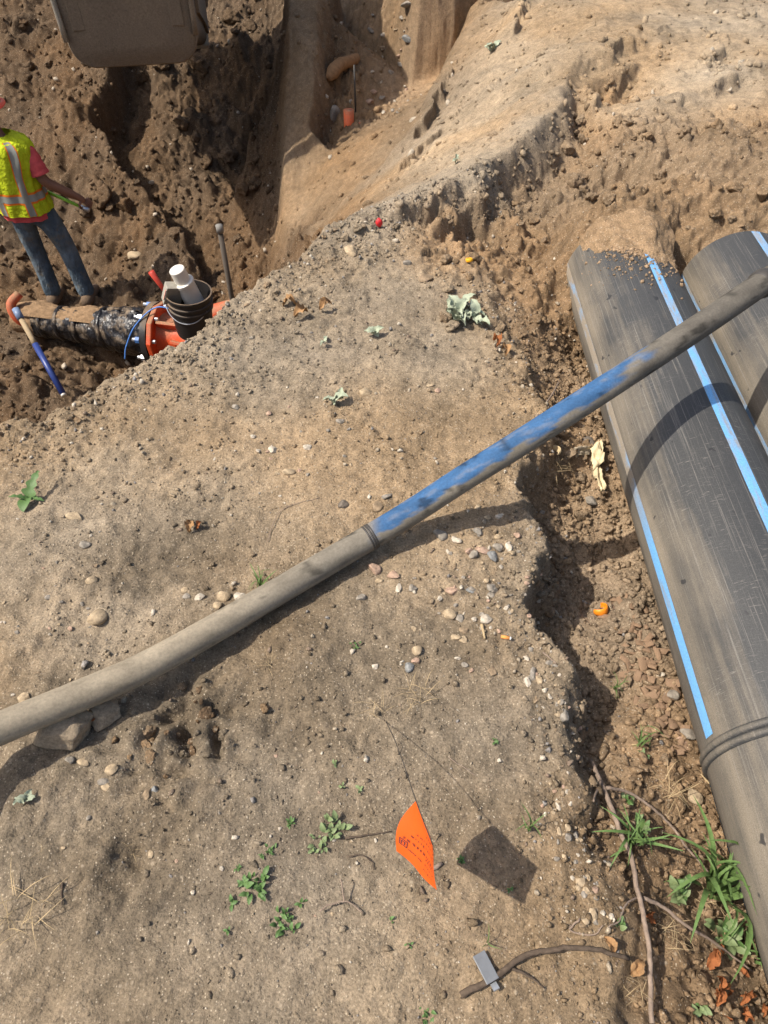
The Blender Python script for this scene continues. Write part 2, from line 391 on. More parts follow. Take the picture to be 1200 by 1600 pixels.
# dusty pale grey skin on the ridge beside the slab
c1 = [W(*s)[:2] for s in ((560, 345, .03), (640, 300, .03), (740, 245, .05), (850, 150, .1))]
dd, _ = seg_dist(X, Y, c1)
pale = np.exp(-(dd / .22) ** 2)[..., None] * np.clip(.7 + fbm(X, Y, .3, 3, 160), 0, 1)[..., None]
SCOL = SCOL * (1 - .5 * pale) + np.array([.30, .255, .195]) * .5 * pale
SCOL = np.clip(SCOL, .02, .7)

def H(x, y):
    x = np.asarray(x, float); y = np.asarray(y, float)
    i = np.clip(np.searchsorted(ax, x) - 1, 0, len(ax) - 2); j = np.clip(np.searchsorted(ay, y) - 1, 0, len(ay) - 2)
    u = (x - ax[i]) / (ax[i + 1] - ax[i]); v = (y - ay[j]) / (ay[j + 1] - ay[j])
    return (Z[j, i] * (1 - u) + Z[j, i + 1] * u) * (1 - v) + (Z[j + 1, i] * (1 - u) + Z[j + 1, i + 1] * u) * v
def soil_at(x, y):
    i = np.clip(np.searchsorted(ax, x), 0, len(ax) - 1); j = np.clip(np.searchsorted(ay, y), 0, len(ay) - 1)
    return SCOL[j, i]
def rough_at(x, y):
    i = np.clip(np.searchsorted(ax, x), 0, len(ax) - 1); j = np.clip(np.searchsorted(ay, y), 0, len(ay) - 1)
    return rough[j, i]
def hit(px, py):
    """where the line of sight through a photograph pixel meets the ground"""
    d = ray(px, py)
    t = np.arange(.8, 14, .006)
    zz = CAM_H + d[2] * t; hz = H(d[0] * t, d[1] * t)
    k = int(np.argmax(zz <= hz))
    t0 = t[k]
    return np.array([d[0] * t0, d[1] * t0, float(H(d[0] * t0, d[1] * t0))])

# ------------------------------------------------------------------ mesh and material helpers
def mesh_np(name, V, F, smooth=True):
    me = bpy.data.meshes.new(name)
    V = np.asarray(V, np.float32); F = np.asarray(F, np.int32)
    n = F.shape[1]
    me.vertices.add(len(V)); me.vertices.foreach_set('co', V.ravel())
    me.loops.add(F.size); me.loops.foreach_set('vertex_index', F.ravel())
    me.polygons.add(len(F)); me.polygons.foreach_set('loop_start', np.arange(0, F.size, n, dtype=np.int32))
    me.update(calc_edges=True)
    if smooth: me.polygons.foreach_set('use_smooth', np.ones(len(F), bool))
    me.validate()
    return me
def colour_attr(me, C):
    a = me.color_attributes.new('Col', 'FLOAT_COLOR', 'POINT')
    C4 = np.ones((len(me.vertices), 4), np.float32); C4[:, :3] = C
    a.data.foreach_set('color', C4.ravel())
def link(name, me, mat=None, parent=None):
    o = bpy.data.objects.new(name, me)
    if mat is not None and me is not None and not me.materials: me.materials.append(mat)
    if parent is not None: o.parent = parent
    COL.objects.link(o)
    return o
def tag(o, label=None, cat=None, group=None, kind=None):
    if label: o['label'] = label
    if cat: o['category'] = cat
    if group: o['group'] = group
    if kind: o['kind'] = kind
    return o
def thing(name, loc, label, cat, group=None):
    o = bpy.data.objects.new(name, None)
    o.empty_display_size = .05
    o.location = loc
    COL.objects.link(o)
    return tag(o, label, cat, group)

class MB:
    """collects shapes in world coordinates; build() makes one mesh object, local to its parent's origin"""
    def __init__(s): s.v = []; s.f = []; s.c = []
    def add(s, V, F, col=None):
        n = len(s.v)
        s.v.extend([tuple(map(float, p)) for p in V]); s.f.extend([tuple(int(i) + n for i in f) for f in F])
        if col is not None: s.c.extend([col] * len(V))
        return s
    def box(s, c, size, rot=None):
        h = np.array(size) / 2
        V = np.array([[x, y, z] for x in (-1, 1) for y in (-1, 1) for z in (-1, 1)]) * h
        if rot is not None: V = V @ np.array(Euler(rot).to_matrix()).T
        return s.add(V + np.array(c), [(0, 1, 3, 2), (4, 6, 7, 5), (0, 4, 5, 1), (2, 3, 7, 6), (0, 2, 6, 4), (1, 5, 7, 3)])
    def tube(s, path, radii, n=12, caps=True, squash=None):
        P = np.array(path, float); m = len(P)
        if np.isscalar(radii): radii = [radii] * m
        T = np.gradient(P, axis=0); T /= np.linalg.norm(T, axis=1)[:, None] + 1e-12
        up = np.array([0, 0, 1.0]) if abs(T[0][2]) < .9 else np.array([1.0, 0, 0])
        V = []
        u = up - T[0] * (up @ T[0]); u /= np.linalg.norm(u)
        for k in range(m):
            u = u - T[k] * (u @ T[k]); u /= np.linalg.norm(u) + 1e-12
            w = np.cross(T[k], u)
            for a in range(n):
                th = 2 * math.pi * a / n
                V.append(P[k] + radii[k] * (math.cos(th) * u + math.sin(th) * w))
        F = [(k * n + a, k * n + (a + 1) % n, (k + 1) * n + (a + 1) % n, (k + 1) * n + a) for k in range(m - 1) for a in range(n)]
        if caps:
            F.append(tuple(range(n - 1, -1, -1))); F.append(tuple((m - 1) * n + a for a in range(n)))
        return s.add(V, F)
    def lathe(s, base, axis_dir, prof, n=24, cap0=True, cap1=True):
        """prof: (distance along the axis, radius)"""
        ax_ = np.array(axis_dir, float); ax_ /= np.linalg.norm(ax_)
        up = np.array([0, 0, 1.0]) if abs(ax_[2]) < .9 else np.array([0, 1.0, 0])
        u = up - ax_ * (up @ ax_); u /= np.linalg.norm(u); w = np.cross(ax_, u)
        V = []
        for d_, r_ in prof:
            for a in range(n):
                th = 2 * math.pi * a / n
                V.append(np.array(base) + ax_ * d_ + r_ * (math.cos(th) * u + math.sin(th) * w))
        m = len(prof)
        F = [(k * n + a, k * n + (a + 1) % n, (k + 1) * n + (a + 1) % n, (k + 1) * n + a) for k in range(m - 1) for a in range(n)]
        if cap0: F.append(tuple(range(n - 1, -1, -1)))
        if cap1: F.append(tuple((m - 1) * n + a for a in range(n)))
        return s.add(V, F)
    def build(s, name, mat, parent=None, smooth=False, bevel=0, auto=None):
        off = np.array(parent.matrix_world.translation if parent and not parent.parent else (parent.location if parent else (0, 0, 0)))
        if parent and parent.parent: off = np.array(parent.parent.location)
        elif parent: off = np.array(parent.location)
        me = bpy.data.meshes.new(name)
        me.from_pydata([tuple(np.array(v) - off) for v in s.v], [], s.f)
        me.update()
        if s.c and len(s.c) == len(s.v): colour_attr(me, np.array(s.c))
        if smooth: me.polygons.foreach_set('use_smooth', np.ones(len(me.polygons), bool))
        if auto is not None and smooth:
            try: me.set_sharp_from_angle(angle=math.radians(auto))
            except Exception: pass
        o = link(name, me, mat, parent)
        if bevel:
            b = o.modifiers.new('bevel', 'BEVEL'); b.width = bevel; b.segments = 2; b.limit_method = 'ANGLE'
        return o

class NT:
    def __init__(s, name, world=False):
        s.m = bpy.data.materials.new(name); s.m.use_nodes = True
        s.t = s.m.node_tree; s.t.nodes.clear()
        s.out = s.n('ShaderNodeOutputMaterial'); s.b = s.n('ShaderNodeBsdfPrincipled')
        s.l(s.b.outputs[0], s.out.inputs[0])
        s.tc = s.n('ShaderNodeTexCoord')
        s.pos = s.n('ShaderNodeNewGeometry').outputs['Position'] if world else s.tc.outputs['Object']
    def n(s, t, **k):
        nd = s.t.nodes.new(t)
        for a, v in k.items(): setattr(nd, a, v)
        return nd
    def l(s, a, b): s.t.links.new(a, b)
    def put(s, sock, v):
        if hasattr(v, 'is_output') or hasattr(v, 'links'): s.l(v, sock)
        else: sock.default_value = v
    def noise(s, scale, detail=4, rough=.55, vec=None, dist=0):
        nd = s.n('ShaderNodeTexNoise'); nd.inputs['Scale'].default_value = scale; nd.inputs['Detail'].default_value = detail
        nd.inputs['Roughness'].default_value = rough; nd.inputs['Distortion'].default_value = dist
        s.l(vec or s.pos, nd.inputs['Vector']); return nd.outputs[0]
    def ramp(s, fac, stops):
        r = s.n('ShaderNodeValToRGB'); e = r.color_ramp.elements
        while len(e) < len(stops): e.new(.5)
        for k, (p, c) in enumerate(stops):
            e[k].position = p; e[k].color = c if len(c) == 4 else (*c, 1)
        s.put(r.inputs[0], fac); return r.outputs[0]
    def math(s, op, a, b=0.0, c=None):
        nd = s.n('ShaderNodeMath', operation=op); s.put(nd.inputs[0], a); s.put(nd.inputs[1], b)
        if c is not None: s.put(nd.inputs[2], c)
        return nd.outputs[0]
    def mr(s, v, a, b, c, d):
        nd = s.n('ShaderNodeMapRange'); nd.clamp = True; s.put(nd.inputs[0], v)
        for k, q in enumerate((a, b, c, d)): nd.inputs[k + 1].default_value = q
        return nd.outputs[0]
    def mix(s, fac, a, b, mode='MIX'):
        nd = s.n('ShaderNodeMix', data_type='RGBA', blend_type=mode); s.put(nd.inputs[0], fac)
        for sock, v in ((nd.inputs[6], a), (nd.inputs[7], b)):
            if isinstance(v, tuple): sock.default_value = v if len(v) == 4 else (*v, 1)
            else: s.l(v, sock)
        return nd.outputs[2]
    def grey(s, v):
        nd = s.n('ShaderNodeCombineColor')
        for k in range(3): s.put(nd.inputs[k], v)
        return nd.outputs[0]
    def attr(s, name='Col'):
        nd = s.n('ShaderNodeAttribute'); nd.attribute_name = name; return nd.outputs['Color']
    def mapping(s, scale=(1, 1, 1), rot=(0, 0, 0)):
        nd = s.n('ShaderNodeMapping'); nd.inputs['Scale'].default_value = scale; nd.inputs['Rotation'].default_value = rot
        s.l(s.tc.outputs['Object'], nd.inputs['Vector']); return nd.outputs[0]
    def bump(s, h, strength=.5, dist=.004, prev=None):
        nd = s.n('ShaderNodeBump'); nd.inputs['Strength'].default_value = strength; nd.inputs['Distance'].default_value = dist
        s.l(h, nd.inputs['Height'])
        if prev is not None: s.l(prev, nd.inputs['Normal'])
        s.l(nd.outputs[0], s.b.inputs['Normal']); return nd.outputs[0]
    def done(s, colour, rough=.9, spec=.3, metal=0.0):
        if isinstance(colour, tuple): s.b.inputs['Base Color'].default_value = (*colour, 1) if len(colour) == 3 else colour
        else: s.l(colour, s.b.inputs['Base Color'])
        s.put(s.b.inputs['Roughness'], rough); s.b.inputs['Specular IOR Level'].default_value = spec; s.b.inputs['Metallic'].default_value = metal
        return s.m

def soil_material(name, fine=1.0):
    t = NT(name, True)
    c = t.attr()
    f1 = t.mr(t.noise(24, 4, .62), .25, .75, .70, 1.30)
    f2 = t.mr(t.noise(190, 3, .7), .25, .75, .55, 1.45)
    c = t.mix(1.0, c, t.grey(t.math('MULTIPLY', f1, f2)), 'MULTIPLY')
    h = None
    for sc, lo, am, lcol in ((95, .93, .55, (.40, .33, .24)), (230, .865, .75, (.50, .42, .31))):
        vo = t.n('ShaderNodeTexVoronoi'); vo.inputs['Scale'].default_value = sc; t.l(t.pos, vo.inputs['Vector'])
        sep = t.n('ShaderNodeSeparateColor'); t.l(vo.outputs['Color'], sep.inputs[0])
        inside = t.mr(vo.outputs['Distance'], .2, .45, 1, 0)
        lightg = t.math('MULTIPLY', t.mr(sep.outputs[0], lo, lo + .04, 0, am * fine), inside)
        darkg = t.math('MULTIPLY', t.mr(sep.outputs[1], lo, lo + .04, 0, .45 * fine), inside)
        c = t.mix(lightg, c, lcol); c = t.mix(darkg, c, (.085, .065, .05))
        grain = t.math('MULTIPLY', t.math('MULTIPLY', t.mr(sep.outputs[2], .45, .8, 0, 1), t.mr(vo.outputs['Distance'], 0, .5, 1, 0)), 1.0)
        h = grain if h is None else t.math('ADD', t.math('MULTIPLY', h, 1.0), t.math('MULTIPLY', grain, .45))
    b0 = t.bump(t.noise(30, 4, .72), .32, .018)
    b1 = t.bump(h, .55, .005, b0)
    b2 = t.bump(t.noise(300, 3, .75), .65, .004, b1)
    return t.done(c, .95, .1)
M_SOIL = soil_material('soil')

# ------------------------------------------------------------------ the ground: one sheet, trench, ditch and plateau
ny, nx = X.shape
gV = np.stack([X, Y, Z], -1).reshape(-1, 3)
idx = np.arange(ny * nx).reshape(ny, nx)
gF = np.stack([idx[:-1, :-1], idx[:-1, 1:], idx[1:, 1:], idx[1:, :-1]], -1).reshape(-1, 4)
gme = mesh_np('ground', gV, gF)
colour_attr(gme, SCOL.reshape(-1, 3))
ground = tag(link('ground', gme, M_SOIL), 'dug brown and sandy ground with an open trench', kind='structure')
print('terrain', nx, ny, len(gF) * 2)

# ------------------------------------------------------------------ more materials
def plain(name, col, rough=.6, spec=.4, var=.15, scale=40, bump=0, metal=0.0, bscale=None, dist=.003):
    t = NT(name)
    c = t.mix(1.0, (*col, 1), t.grey(t.mr(t.noise(scale, 5, .6), .25, .75, 1 - var, 1 + var)), 'MULTIPLY')
    if bump: t.bump(t.noise(bscale or scale * 2, 4, .6), bump, dist)
    return t.done(c, rough, spec, metal)
def dusty(name, col, dust=(.30, .235, .16), amount=.5, scale=6, rough=.55, spec=.4, metal=0.0):
    t = NT(name)
    geo = t.n('ShaderNodeNewGeometry'); sx = t.n('ShaderNodeSeparateXYZ'); t.l(geo.outputs['Normal'], sx.inputs[0])
    up = t.mr(sx.outputs[2], -.2, 1, .3, 1)
    f = t.mr(t.math('MULTIPLY', t.noise(scale, 7, .65), up), .38 - .3 * amount, .62 - .25 * amount, 0, 1)
    f2 = t.mr(t.noise(scale * 22, 4, .7), .3, .7, .7, 1.25)
    c = t.mix(f, (*col, 1), (*dust, 1)); c = t.mix(1.0, c, t.grey(f2), 'MULTIPLY')
    t.bump(t.noise(scale * 18, 4, .6), .25, .003)
    return t.done(c, t.mr(f, 0, 1, rough, .95), spec, metal)
def attr_mat(name, rough=.8, spec=.25, var=.2, scale=120, bump=.3, dist=.002, sheen=0):
    t = NT(name, True)
    c = t.mix(1.0, t.attr(), t.grey(t.mr(t.noise(scale, 5, .65), .25, .75, 1 - var, 1 + var)), 'MULTIPLY')
    if bump: t.bump(t.noise(scale * 1.5, 5, .65), bump, dist)
    return t.done(c, rough, spec)

def pipe_material():
    t = NT('black_polyethylene')
    v1 = t.mapping((22, 1.3, 22)); v2 = t.mapping((260, 3.2, 260), (0, 0, .05)); v3 = t.mapping((40, 330, 40), (0, 0, .35))
    geo = t.n('ShaderNodeNewGeometry'); sx = t.n('ShaderNodeSeparateXYZ'); t.l(geo.outputs['Normal'], sx.inputs[0])
    side = t.mr(sx.outputs[0], -.95, -.35, .30, 0)                 # soil the pipe was rolled in clings to one flank
    streak = t.noise(1.0, 6, .68, v1); fine = t.noise(1.0, 4, .65, v2); cross = t.noise(1.0, 3, .6, v3)
    patch = t.noise(3.2, 6, .62)
    d = t.math('ADD', t.math('MULTIPLY', streak, .65), t.math('ADD', t.math('MULTIPLY', patch, .5), side))
    dust = t.mr(d, .66, 1.06, .05, .88)
    scr = t.mr(fine, .55, .70, 0, .42)
    scr2 = t.math('MULTIPLY', t.mr(cross, .58, .70, 0, .5), t.mr(t.noise(4, 3), .45, .6, 0, 1))
    c = t.mix(dust, (.036, .039, .042), (.25, .21, .155))
    c = t.mix(t.math('MAXIMUM', scr, scr2), c, (.27, .25, .22))
    spots = t.mr(t.noise(24, 2, .5, t.mapping((1, .8, 1))), .70, .735, 0, .85)
    c = t.mix(spots, c, (.022, .022, .024))
    grit = t.mr(t.noise(420, 3, .7), .3, .7, .72, 1.3)
    c = t.mix(1.0, c, t.grey(grit), 'MULTIPLY')
    t.bump(t.noise(1.0, 4, .6, v2), .18, .002)
    return t.done(c, t.mr(dust, 0, 1, .5, .92), .35)
M_PIPE = pipe_material()
def stripe_material(name, lo, hi, y0=None):
    t = NT(name)
    d = t.mr(t.noise(7, 6, .65, t.mapping((6, 1.2, 6))), lo, hi, 0, .92)
    if y0 is not None:                                 # far half of this stripe lies under caked dust
        sx = t.n('ShaderNodeSeparateXYZ'); t.l(t.tc.outputs['Object'], sx.inputs[0])
        d = t.math('MAXIMUM', d, t.math('MULTIPLY', t.mr(sx.outputs[1], y0, y0 + .25, 0, 1), t.mr(t.noise(9, 5, .6, t.mapping((4, 1, 4))), .35, .5, .45, .97)))
    c = t.mix(d, (.15, .37, .66), (.29, .24, .175))
    c = t.mix(1.0, c, t.grey(t.mr(t.noise(200, 4, .7), .3, .7, .82, 1.18)), 'MULTIPLY')
    return t.done(c, .6, .3)
M_STRIPE = stripe_material('blue_stripe', .47, .66)
M_STRIPE_L = stripe_material('blue_stripe_caked', .55, .75, 2.05)
M_STRIPE_D = stripe_material('blue_stripe_dusty', .36, .62)
M_ATTR = attr_mat('dusty_tube', .78, .25, .22, 160, .25, .002)
M_ROCK = attr_mat('stone', .9, .15, .38, 130, .6, .005)
M_BLADE = attr_mat('grass_blade', .5, .35, .15, 60, 0)
M_WIRE = plain('dark_wire', (.05, .045, .04), .5)
M_BARK = plain('bark', (.25, .19, .145), .9, .1, .35, 90, .6)
M_DARKBARK = plain('dark_bark', (.10, .075, .055), .9, .1, .35, 90, .6)
M_STRAW = plain('straw', (.38, .285, .16), .8, .2, .3, 60)
M_LEAF = plain('weed_leaf', (.085, .155, .045), .5, .35, .3, 60, .2)
M_LEAF2 = plain('pale_weed_leaf', (.165, .215, .095), .55, .3, .3, 60, .2)
M_GRASS = plain('green_blade', (.10, .165, .05), .6, .2, .3, 30)
M_WILT = plain('wilted_leaf', (.37, .41, .30), .85, .15, .3, 50, .5)
M_DEAD = plain('dead_leaf', (.34, .20, .095), .85, .15, .35, 50, .5)
M_ORANGELEAF = plain('orange_dead_leaf', (.30, .11, .04), .8, .2, .3, 50, .4)
M_CHIP = plain('bark_chip', (.27, .18, .115), .9, .1, .35, 40, .6)

# ------------------------------------------------------------------ shared small meshes
def icosphere(sub):
    t = (1 + 5 ** .5) / 2
    V = [(-1, t, 0), (1, t, 0), (-1, -t, 0), (1, -t, 0), (0, -1, t), (0, 1, t), (0, -1, -t), (0, 1, -t), (t, 0, -1), (t, 0, 1), (-t, 0, -1), (-t, 0, 1)]
    F = [(0, 11, 5), (0, 5, 1), (0, 1, 7), (0, 7, 10), (0, 10, 11), (1, 5, 9), (5, 11, 4), (11, 10, 2), (10, 7, 6), (7, 1, 8), (3, 9, 4), (3, 4, 2), (3, 2, 6), (3, 6, 8), (3, 8, 9), (4, 9, 5), (2, 4, 11), (6, 2, 10), (8, 6, 7), (9, 8, 1)]
    V = [np.array(v, float) / np.linalg.norm(v) for v in V]
    for _ in range(sub):
        mid = {}; F2 = []
        def m(a, b):
            k = (min(a, b), max(a, b))
            if k not in mid:
                p = V[a] + V[b]; V.append(p / np.linalg.norm(p)); mid[k] = len(V) - 1
            return mid[k]
        for a, b, c in F:
            ab, bc, ca = m(a, b), m(b, c), m(c, a)
            F2 += [(a, ab, ca), (b, bc, ab), (c, ca, bc), (ab, bc, ca)]
        F = F2
    return np.array(V), np.array(F)
ICO0, ICO1, ICO2, ICO3 = icosphere(0), icosphere(1), icosphere(2), icosphere(3)
def lump(ico, seed, lumps=.25, planes=0):
    V, F = ico; V = V.copy()
    r = np.random.default_rng(seed)
    n = np.zeros(len(V))
    for k in range(5):
        d = r.normal(size=3); d /= np.linalg.norm(d)
        n += r.normal() * np.sin(V @ d * (1.5 + 1.3 * k) + r.random() * 6) / (1 + .6 * k)
    V *= (1 + lumps * n / 2)[:, None]
    for k in range(planes):                         # broken facets
        d = r.normal(size=3); d /= np.linalg.norm(d)
        lim = .55 + .3 * r.random(); q = V @ d
        V -= np.where(q > lim, q - lim, 0)[:, None] * d
    return V, F
def stone_meshes(tag_, n, ico, lumps, planes, cols, smooth=True):
    out = []
    for k in range(n):
        V, F = lump(ico, 100 * len(tag_) + k * 7 + ord(tag_[0]), lumps, planes)
        me = mesh_np(tag_, V, F, smooth)
        c = np.array(cols[k % len(cols)])
        nn = 1 + .18 * np.sin(V @ np.array([3.1, 2.2, 4.0]) + k)
        colour_attr(me, c[None, :] * nn[:, None])
        me.materials.append(M_ROCK)
        out.append(me)
    return out
STONE_COL = {'grey': (.255, .225, .185), 'tan': (.37, .285, .185), 'white': (.47, .41, .325), 'brown': (.25, .185, .12), 'dark': (.15, .125, .10), 'pink': (.37, .255, .185), 'blue': (.215, .215, .205)}
ROUND = {k: stone_meshes('pebble_' + k, 3, ICO2, .30, 4, [c]) for k, c in STONE_COL.items()}
SHARP = {k: stone_meshes('rock_' + k, 3, ICO2, .30, 10, [c], False) for k, c in STONE_COL.items()}
def place_stone(name, me, p, dims, rotz, sink=.35, tilt=.2, r=None):
    o = bpy.data.objects.new(name, me)
    o.location = (p[0], p[1], p[2] + dims[2] * (1 - 2 * sink) * .5)
    o.scale = (dims[0] / 2, dims[1] / 2, dims[2] / 2)
    o.rotation_euler = (random.uniform(-tilt, tilt), random.uniform(-tilt, tilt), rotz)
    COL.objects.link(o)
    return o
def image_dir(p, dx, dy):           # ground heading that runs along (dx, dy) of the photograph at p
    a = p; q = p
    d0 = depth_at(p)
    gxv = np.array([dx * d0 / FPX, -dy * d0 / FPX / max(.45, (CAM_H - p[2]) / math.hypot(p[1], CAM_H - p[2]))])
    return math.atan2(gxv[1], gxv[0])

# ------------------------------------------------------------------ large water pipes in the ditch
PR = .2
def ring_pipe(x, z, y0, y1, r, th, n=72):
    mb = MB()
    ys = np.linspace(y0, y1, 30)
    prof = [(y0 + 0.0, r - th)] + [(y, r) for y in ys] + [(y1, r - th), (y1 - .5, r - th)]
    return mb.lathe((x, 0, z), (0, 1, 0), prof, n, False, False)
def stripe(x, z, y0, y1, r, ang, w):
    V = []; F = []
    ys = np.linspace(y0, y1, 60); m = 5
    for k, y in enumerate(ys):
        for j in range(m):
            a = ang + (j / (m - 1) - .5) * w / r
            V.append((x + math.sin(a) * (r + .0012), y, z + math.cos(a) * (r + .0012)))
    for k in range(len(ys) - 1):
        for j in range(m - 1):
            F.append((k * m + j, k * m + j + 1, (k + 1) * m + j + 1, (k + 1) * m + j))
    return MB().add(V, F)
def big_pipe(x, z, y_near, y_joint, y_end, ang, label):
    t = thing('water_pipe', (x, y_near, z - PR), label, 'pipe', 'large black water pipes in the ditch')
    sec = ring_pipe(x, z, y_joint, y_end, PR, .02).build('pipe_section', M_PIPE, t, True, auto=50)
    for k in range(4):
        ms = M_STRIPE_D if y_joint == y_near else (M_STRIPE_L if k == 3 else M_STRIPE)
        stripe(x, z, y_joint + .03, y_end - .004, PR, ang + k * math.pi / 2, .031).build('stripe', ms, sec, True)
    if y_joint > y_near:
        s = ring_pipe(x, z, y_near, y_joint, PR * .992, .02).build('pipe_section', M_PIPE, t, True, auto=50)
        s['label'] = 'near pipe section beyond the fusion joint, without a stripe on this side'
        for k in range(4):
            stripe(x, z, y_near, y_joint - .03, PR * .992, ang + 2.55 + k * math.pi / 2, .031).build('stripe', M_STRIPE, s, True)
        mb = MB()
        for dy in (-.009, .009):
            prof = [(y_joint + dy + .010 * math.sin(a), PR - .003 + .010 * math.cos(a)) for a in np.linspace(-1.57, 1.57, 7)]
            mb.lathe((x, 0, z), (0, 1, 0), prof, 72, False, False)
        mb.build('fusion_bead', M_PIPE, t, True)
    return t
big_pipe(.92, -.048, -.9, .60, 2.55, math.radians(7), 'long black water pipe with blue stripes and a fusion joint, lying nearest the plateau')
big_pipe(1.345, -.03, -.9, -.9, 2.46, math.radians(4), 'dusty black water pipe lying on the far side of the jointed one')

# ------------------------------------------------------------------ the slim pipe laid across plateau and big pipes
def catmull(P, n):
    P = np.array(P, float); P = np.vstack([2 * P[0] - P[1], P, 2 * P[-1] - P[-2]])
    out = []
    for k in range(1, len(P) - 2):
        for u in np.linspace(0, 1, n, endpoint=False):
            a, b, c, d_ = P[k - 1], P[k], P[k + 1], P[k + 2]
            out.append(.5 * ((2 * b) + (-a + c) * u + (2 * a - 5 * b + 4 * c - d_) * u * u + (-a + 3 * b - 3 * c + d_) * u ** 3))
    out.append(P[-2]); return np.array(out)
hose_pts = [W(-330, 1285, .27), W(-120, 1190, .17), W(0, 1138, .135), W(110, 1093, .105), W(220, 1045, .085), W(330, 985, .062), W(450, 915, .05), W(560, 850, .056), W(640, 802, .095), W(720, 750, .165), W(800, 700, .235),
            W(900, 636, .30), W(1000, 571, .345), W(1100, 505, .385), W(1200, 437, .415), W(1330, 350, .42), (2.0, 2.55, .38), (2.7, 3.05, .26), (3.5, 3.55, .1)]
hose = catmull(hose_pts, 14)
HR = .0335
HN = 40
t_h = thing('slim_pipe', (hose[70][0], hose[70][1], 0), 'slim blue and grey muddy pipe lying across the plateau and over the big pipes', 'pipe')
mb = MB().tube(hose, HR, HN)
o = mb.build('tube', M_ATTR, t_h, True)
hv = np.array(mb.v)
hp = np.repeat(hose, HN, axis=0); hn = (hv - hp) / HR
ppx = 600 + FPX * hv[:, 0] / (CP * hv[:, 1] + SP * (CAM_H - hv[:, 2]))
s_arc = np.repeat(np.concatenate([[0], np.cumsum(np.linalg.norm(np.diff(hose, axis=0), axis=1))]), HN)
angc = np.arctan2(hn @ np.array([.35, -.5, 0]) , hn[:, 2])
nz1 = fbm(s_arc * .5, angc * .05, .08, 4, 201); nz2 = fbm(s_arc * .3, angc * .06, .02, 4, 207); nz3 = fbm(s_arc * .35, angc * .04, .02, 3, 211)
facing = hn @ np.array([-.25, .35, .9]) / 1.0          # paint kept on the far upper flank, mud on the near lower flank
bl = sstep(572, 600, ppx) * (1 - sstep(960, 1010, ppx + 60 * nz2)) * sstep(.14, .30, facing + .14 * nz1 + .5 * nz2)
darkp = sstep(980, 1010, ppx)
mud = np.array([.275, .232, .168]); greyp = np.array([.185, .163, .128]); blue = np.array([.038, .105, .225]); blk = np.array([.095, .086, .073])
w1 = sstep(250, 560, ppx)[:, None]
C = mud * (1 - w1) + greyp * w1
C = C * (1 - .8 * darkp[:, None]) + blk * .8 * darkp[:, None]
C = C * (1 - bl[:, None]) + blue * bl[:, None]
C = C * (1 - .3 * bl[:, None] * sstep(.1, .4, nz3 + .4 * nz2)[:, None]) + greyp * .3 * bl[:, None] * sstep(.1, .4, nz3 + .4 * nz2)[:, None]
C = C * (1 + .35 * nz1 + .3 * nz3)[:, None]
wetspot = sstep(.32, .42, fbm(s_arc, angc * .04, .05, 3, 221))[:, None] * sstep(250, 420, ppx)[:, None]
C = C * (1 - .55 * wetspot)
colour_attr(o.data, np.clip(C, .015, .7))
def ring_at(i, r, w, name, mat):
    T = hose[i + 1] - hose[i - 1]; T /= np.linalg.norm(T)
    MB().lathe(hose[i], T, [(-w, HR - .001), (-w * .6, r), (w * .6, r), (w, HR - .001)], 32, False, False).build(name, mat, t_h, True)
hpx = 600 + FPX * hose[:, 0] / (CP * hose[:, 1] + SP * (CAM_H - hose[:, 2]))
i0 = int(np.argmin(abs(hpx - 581)))
for k, dw in enumerate((-.007, 0, .006)):
    T = hose[i0 + 1] - hose[i0 - 1]; T /= np.linalg.norm(T)
    MB().lathe(hose[i0] + T * dw, T, [(-.0035, HR - .001), (-.0018, HR + .0014), (.0018, HR + .0014), (.0035, HR - .001)], 32, False, False).build('joint_ring', M_WIRE, t_h, True)
i1 = int(np.argmin(abs(hpx - 1192)))
ring_at(i1, HR + .005, .02, 'coupling', M_WIRE)

# ------------------------------------------------------------------ excavator bucket hanging over the trench
M_STEEL = dusty('muddy_steel', (.16, .12, .082), (.25, .185, .12), .75, 4, .7, .3)
M_STEEL2 = dusty('worn_and_sunlit_steel', (.30, .27, .22), (.30, .24, .17), .5, 5, .5, .4, .3)
bx = -1.905
tB = thing('excavator', (bx, 6.9, -.8), 'muddy brown excavator bucket on its arm, hanging over the trench at the top', 'excavator')
def u_section(y, zb, zt, hw, rc, n=9):
    """round cornered U, from the left rim down and up to the right rim"""
    L = [(bx - hw, y, zt)]
    for a in np.linspace(0, math.pi / 2, n): L.append((bx - hw + rc - rc * math.cos(a), y, zb + rc - rc * math.sin(a)))
    for a in np.linspace(0, math.pi / 2, n): L.append((bx + hw - rc + rc * math.sin(a), y, zb + rc - rc * math.cos(a)))
    L.append((bx + hw, y, zt)); return L
secs = [(6.20, -.49, 1.0, .47, .17), (6.215, -.50, 1.0, .48, .18), (6.5, -.52, 1.0, .48, .17), (7.0, -.62, 1.0, .48, .15), (7.5, -.76, .98, .48, .12), (7.9, -.88, .9, .48, .08)]
V = []; F = []
for s_ in secs: V += u_section(*s_)
m = 20
for k in range(len(secs) - 1):
    for j in range(m - 1): F.append((k * m + j, (k + 1) * m + j, (k + 1) * m + j + 1, k * m + j + 1))
F.append(tuple(range(m)))
sh = MB().add(V, F).build('bucket', M_STEEL, tB, True, auto=35)
so = sh.modifiers.new('thickness', 'SOLIDIFY'); so.thickness = .03; so.offset = -1
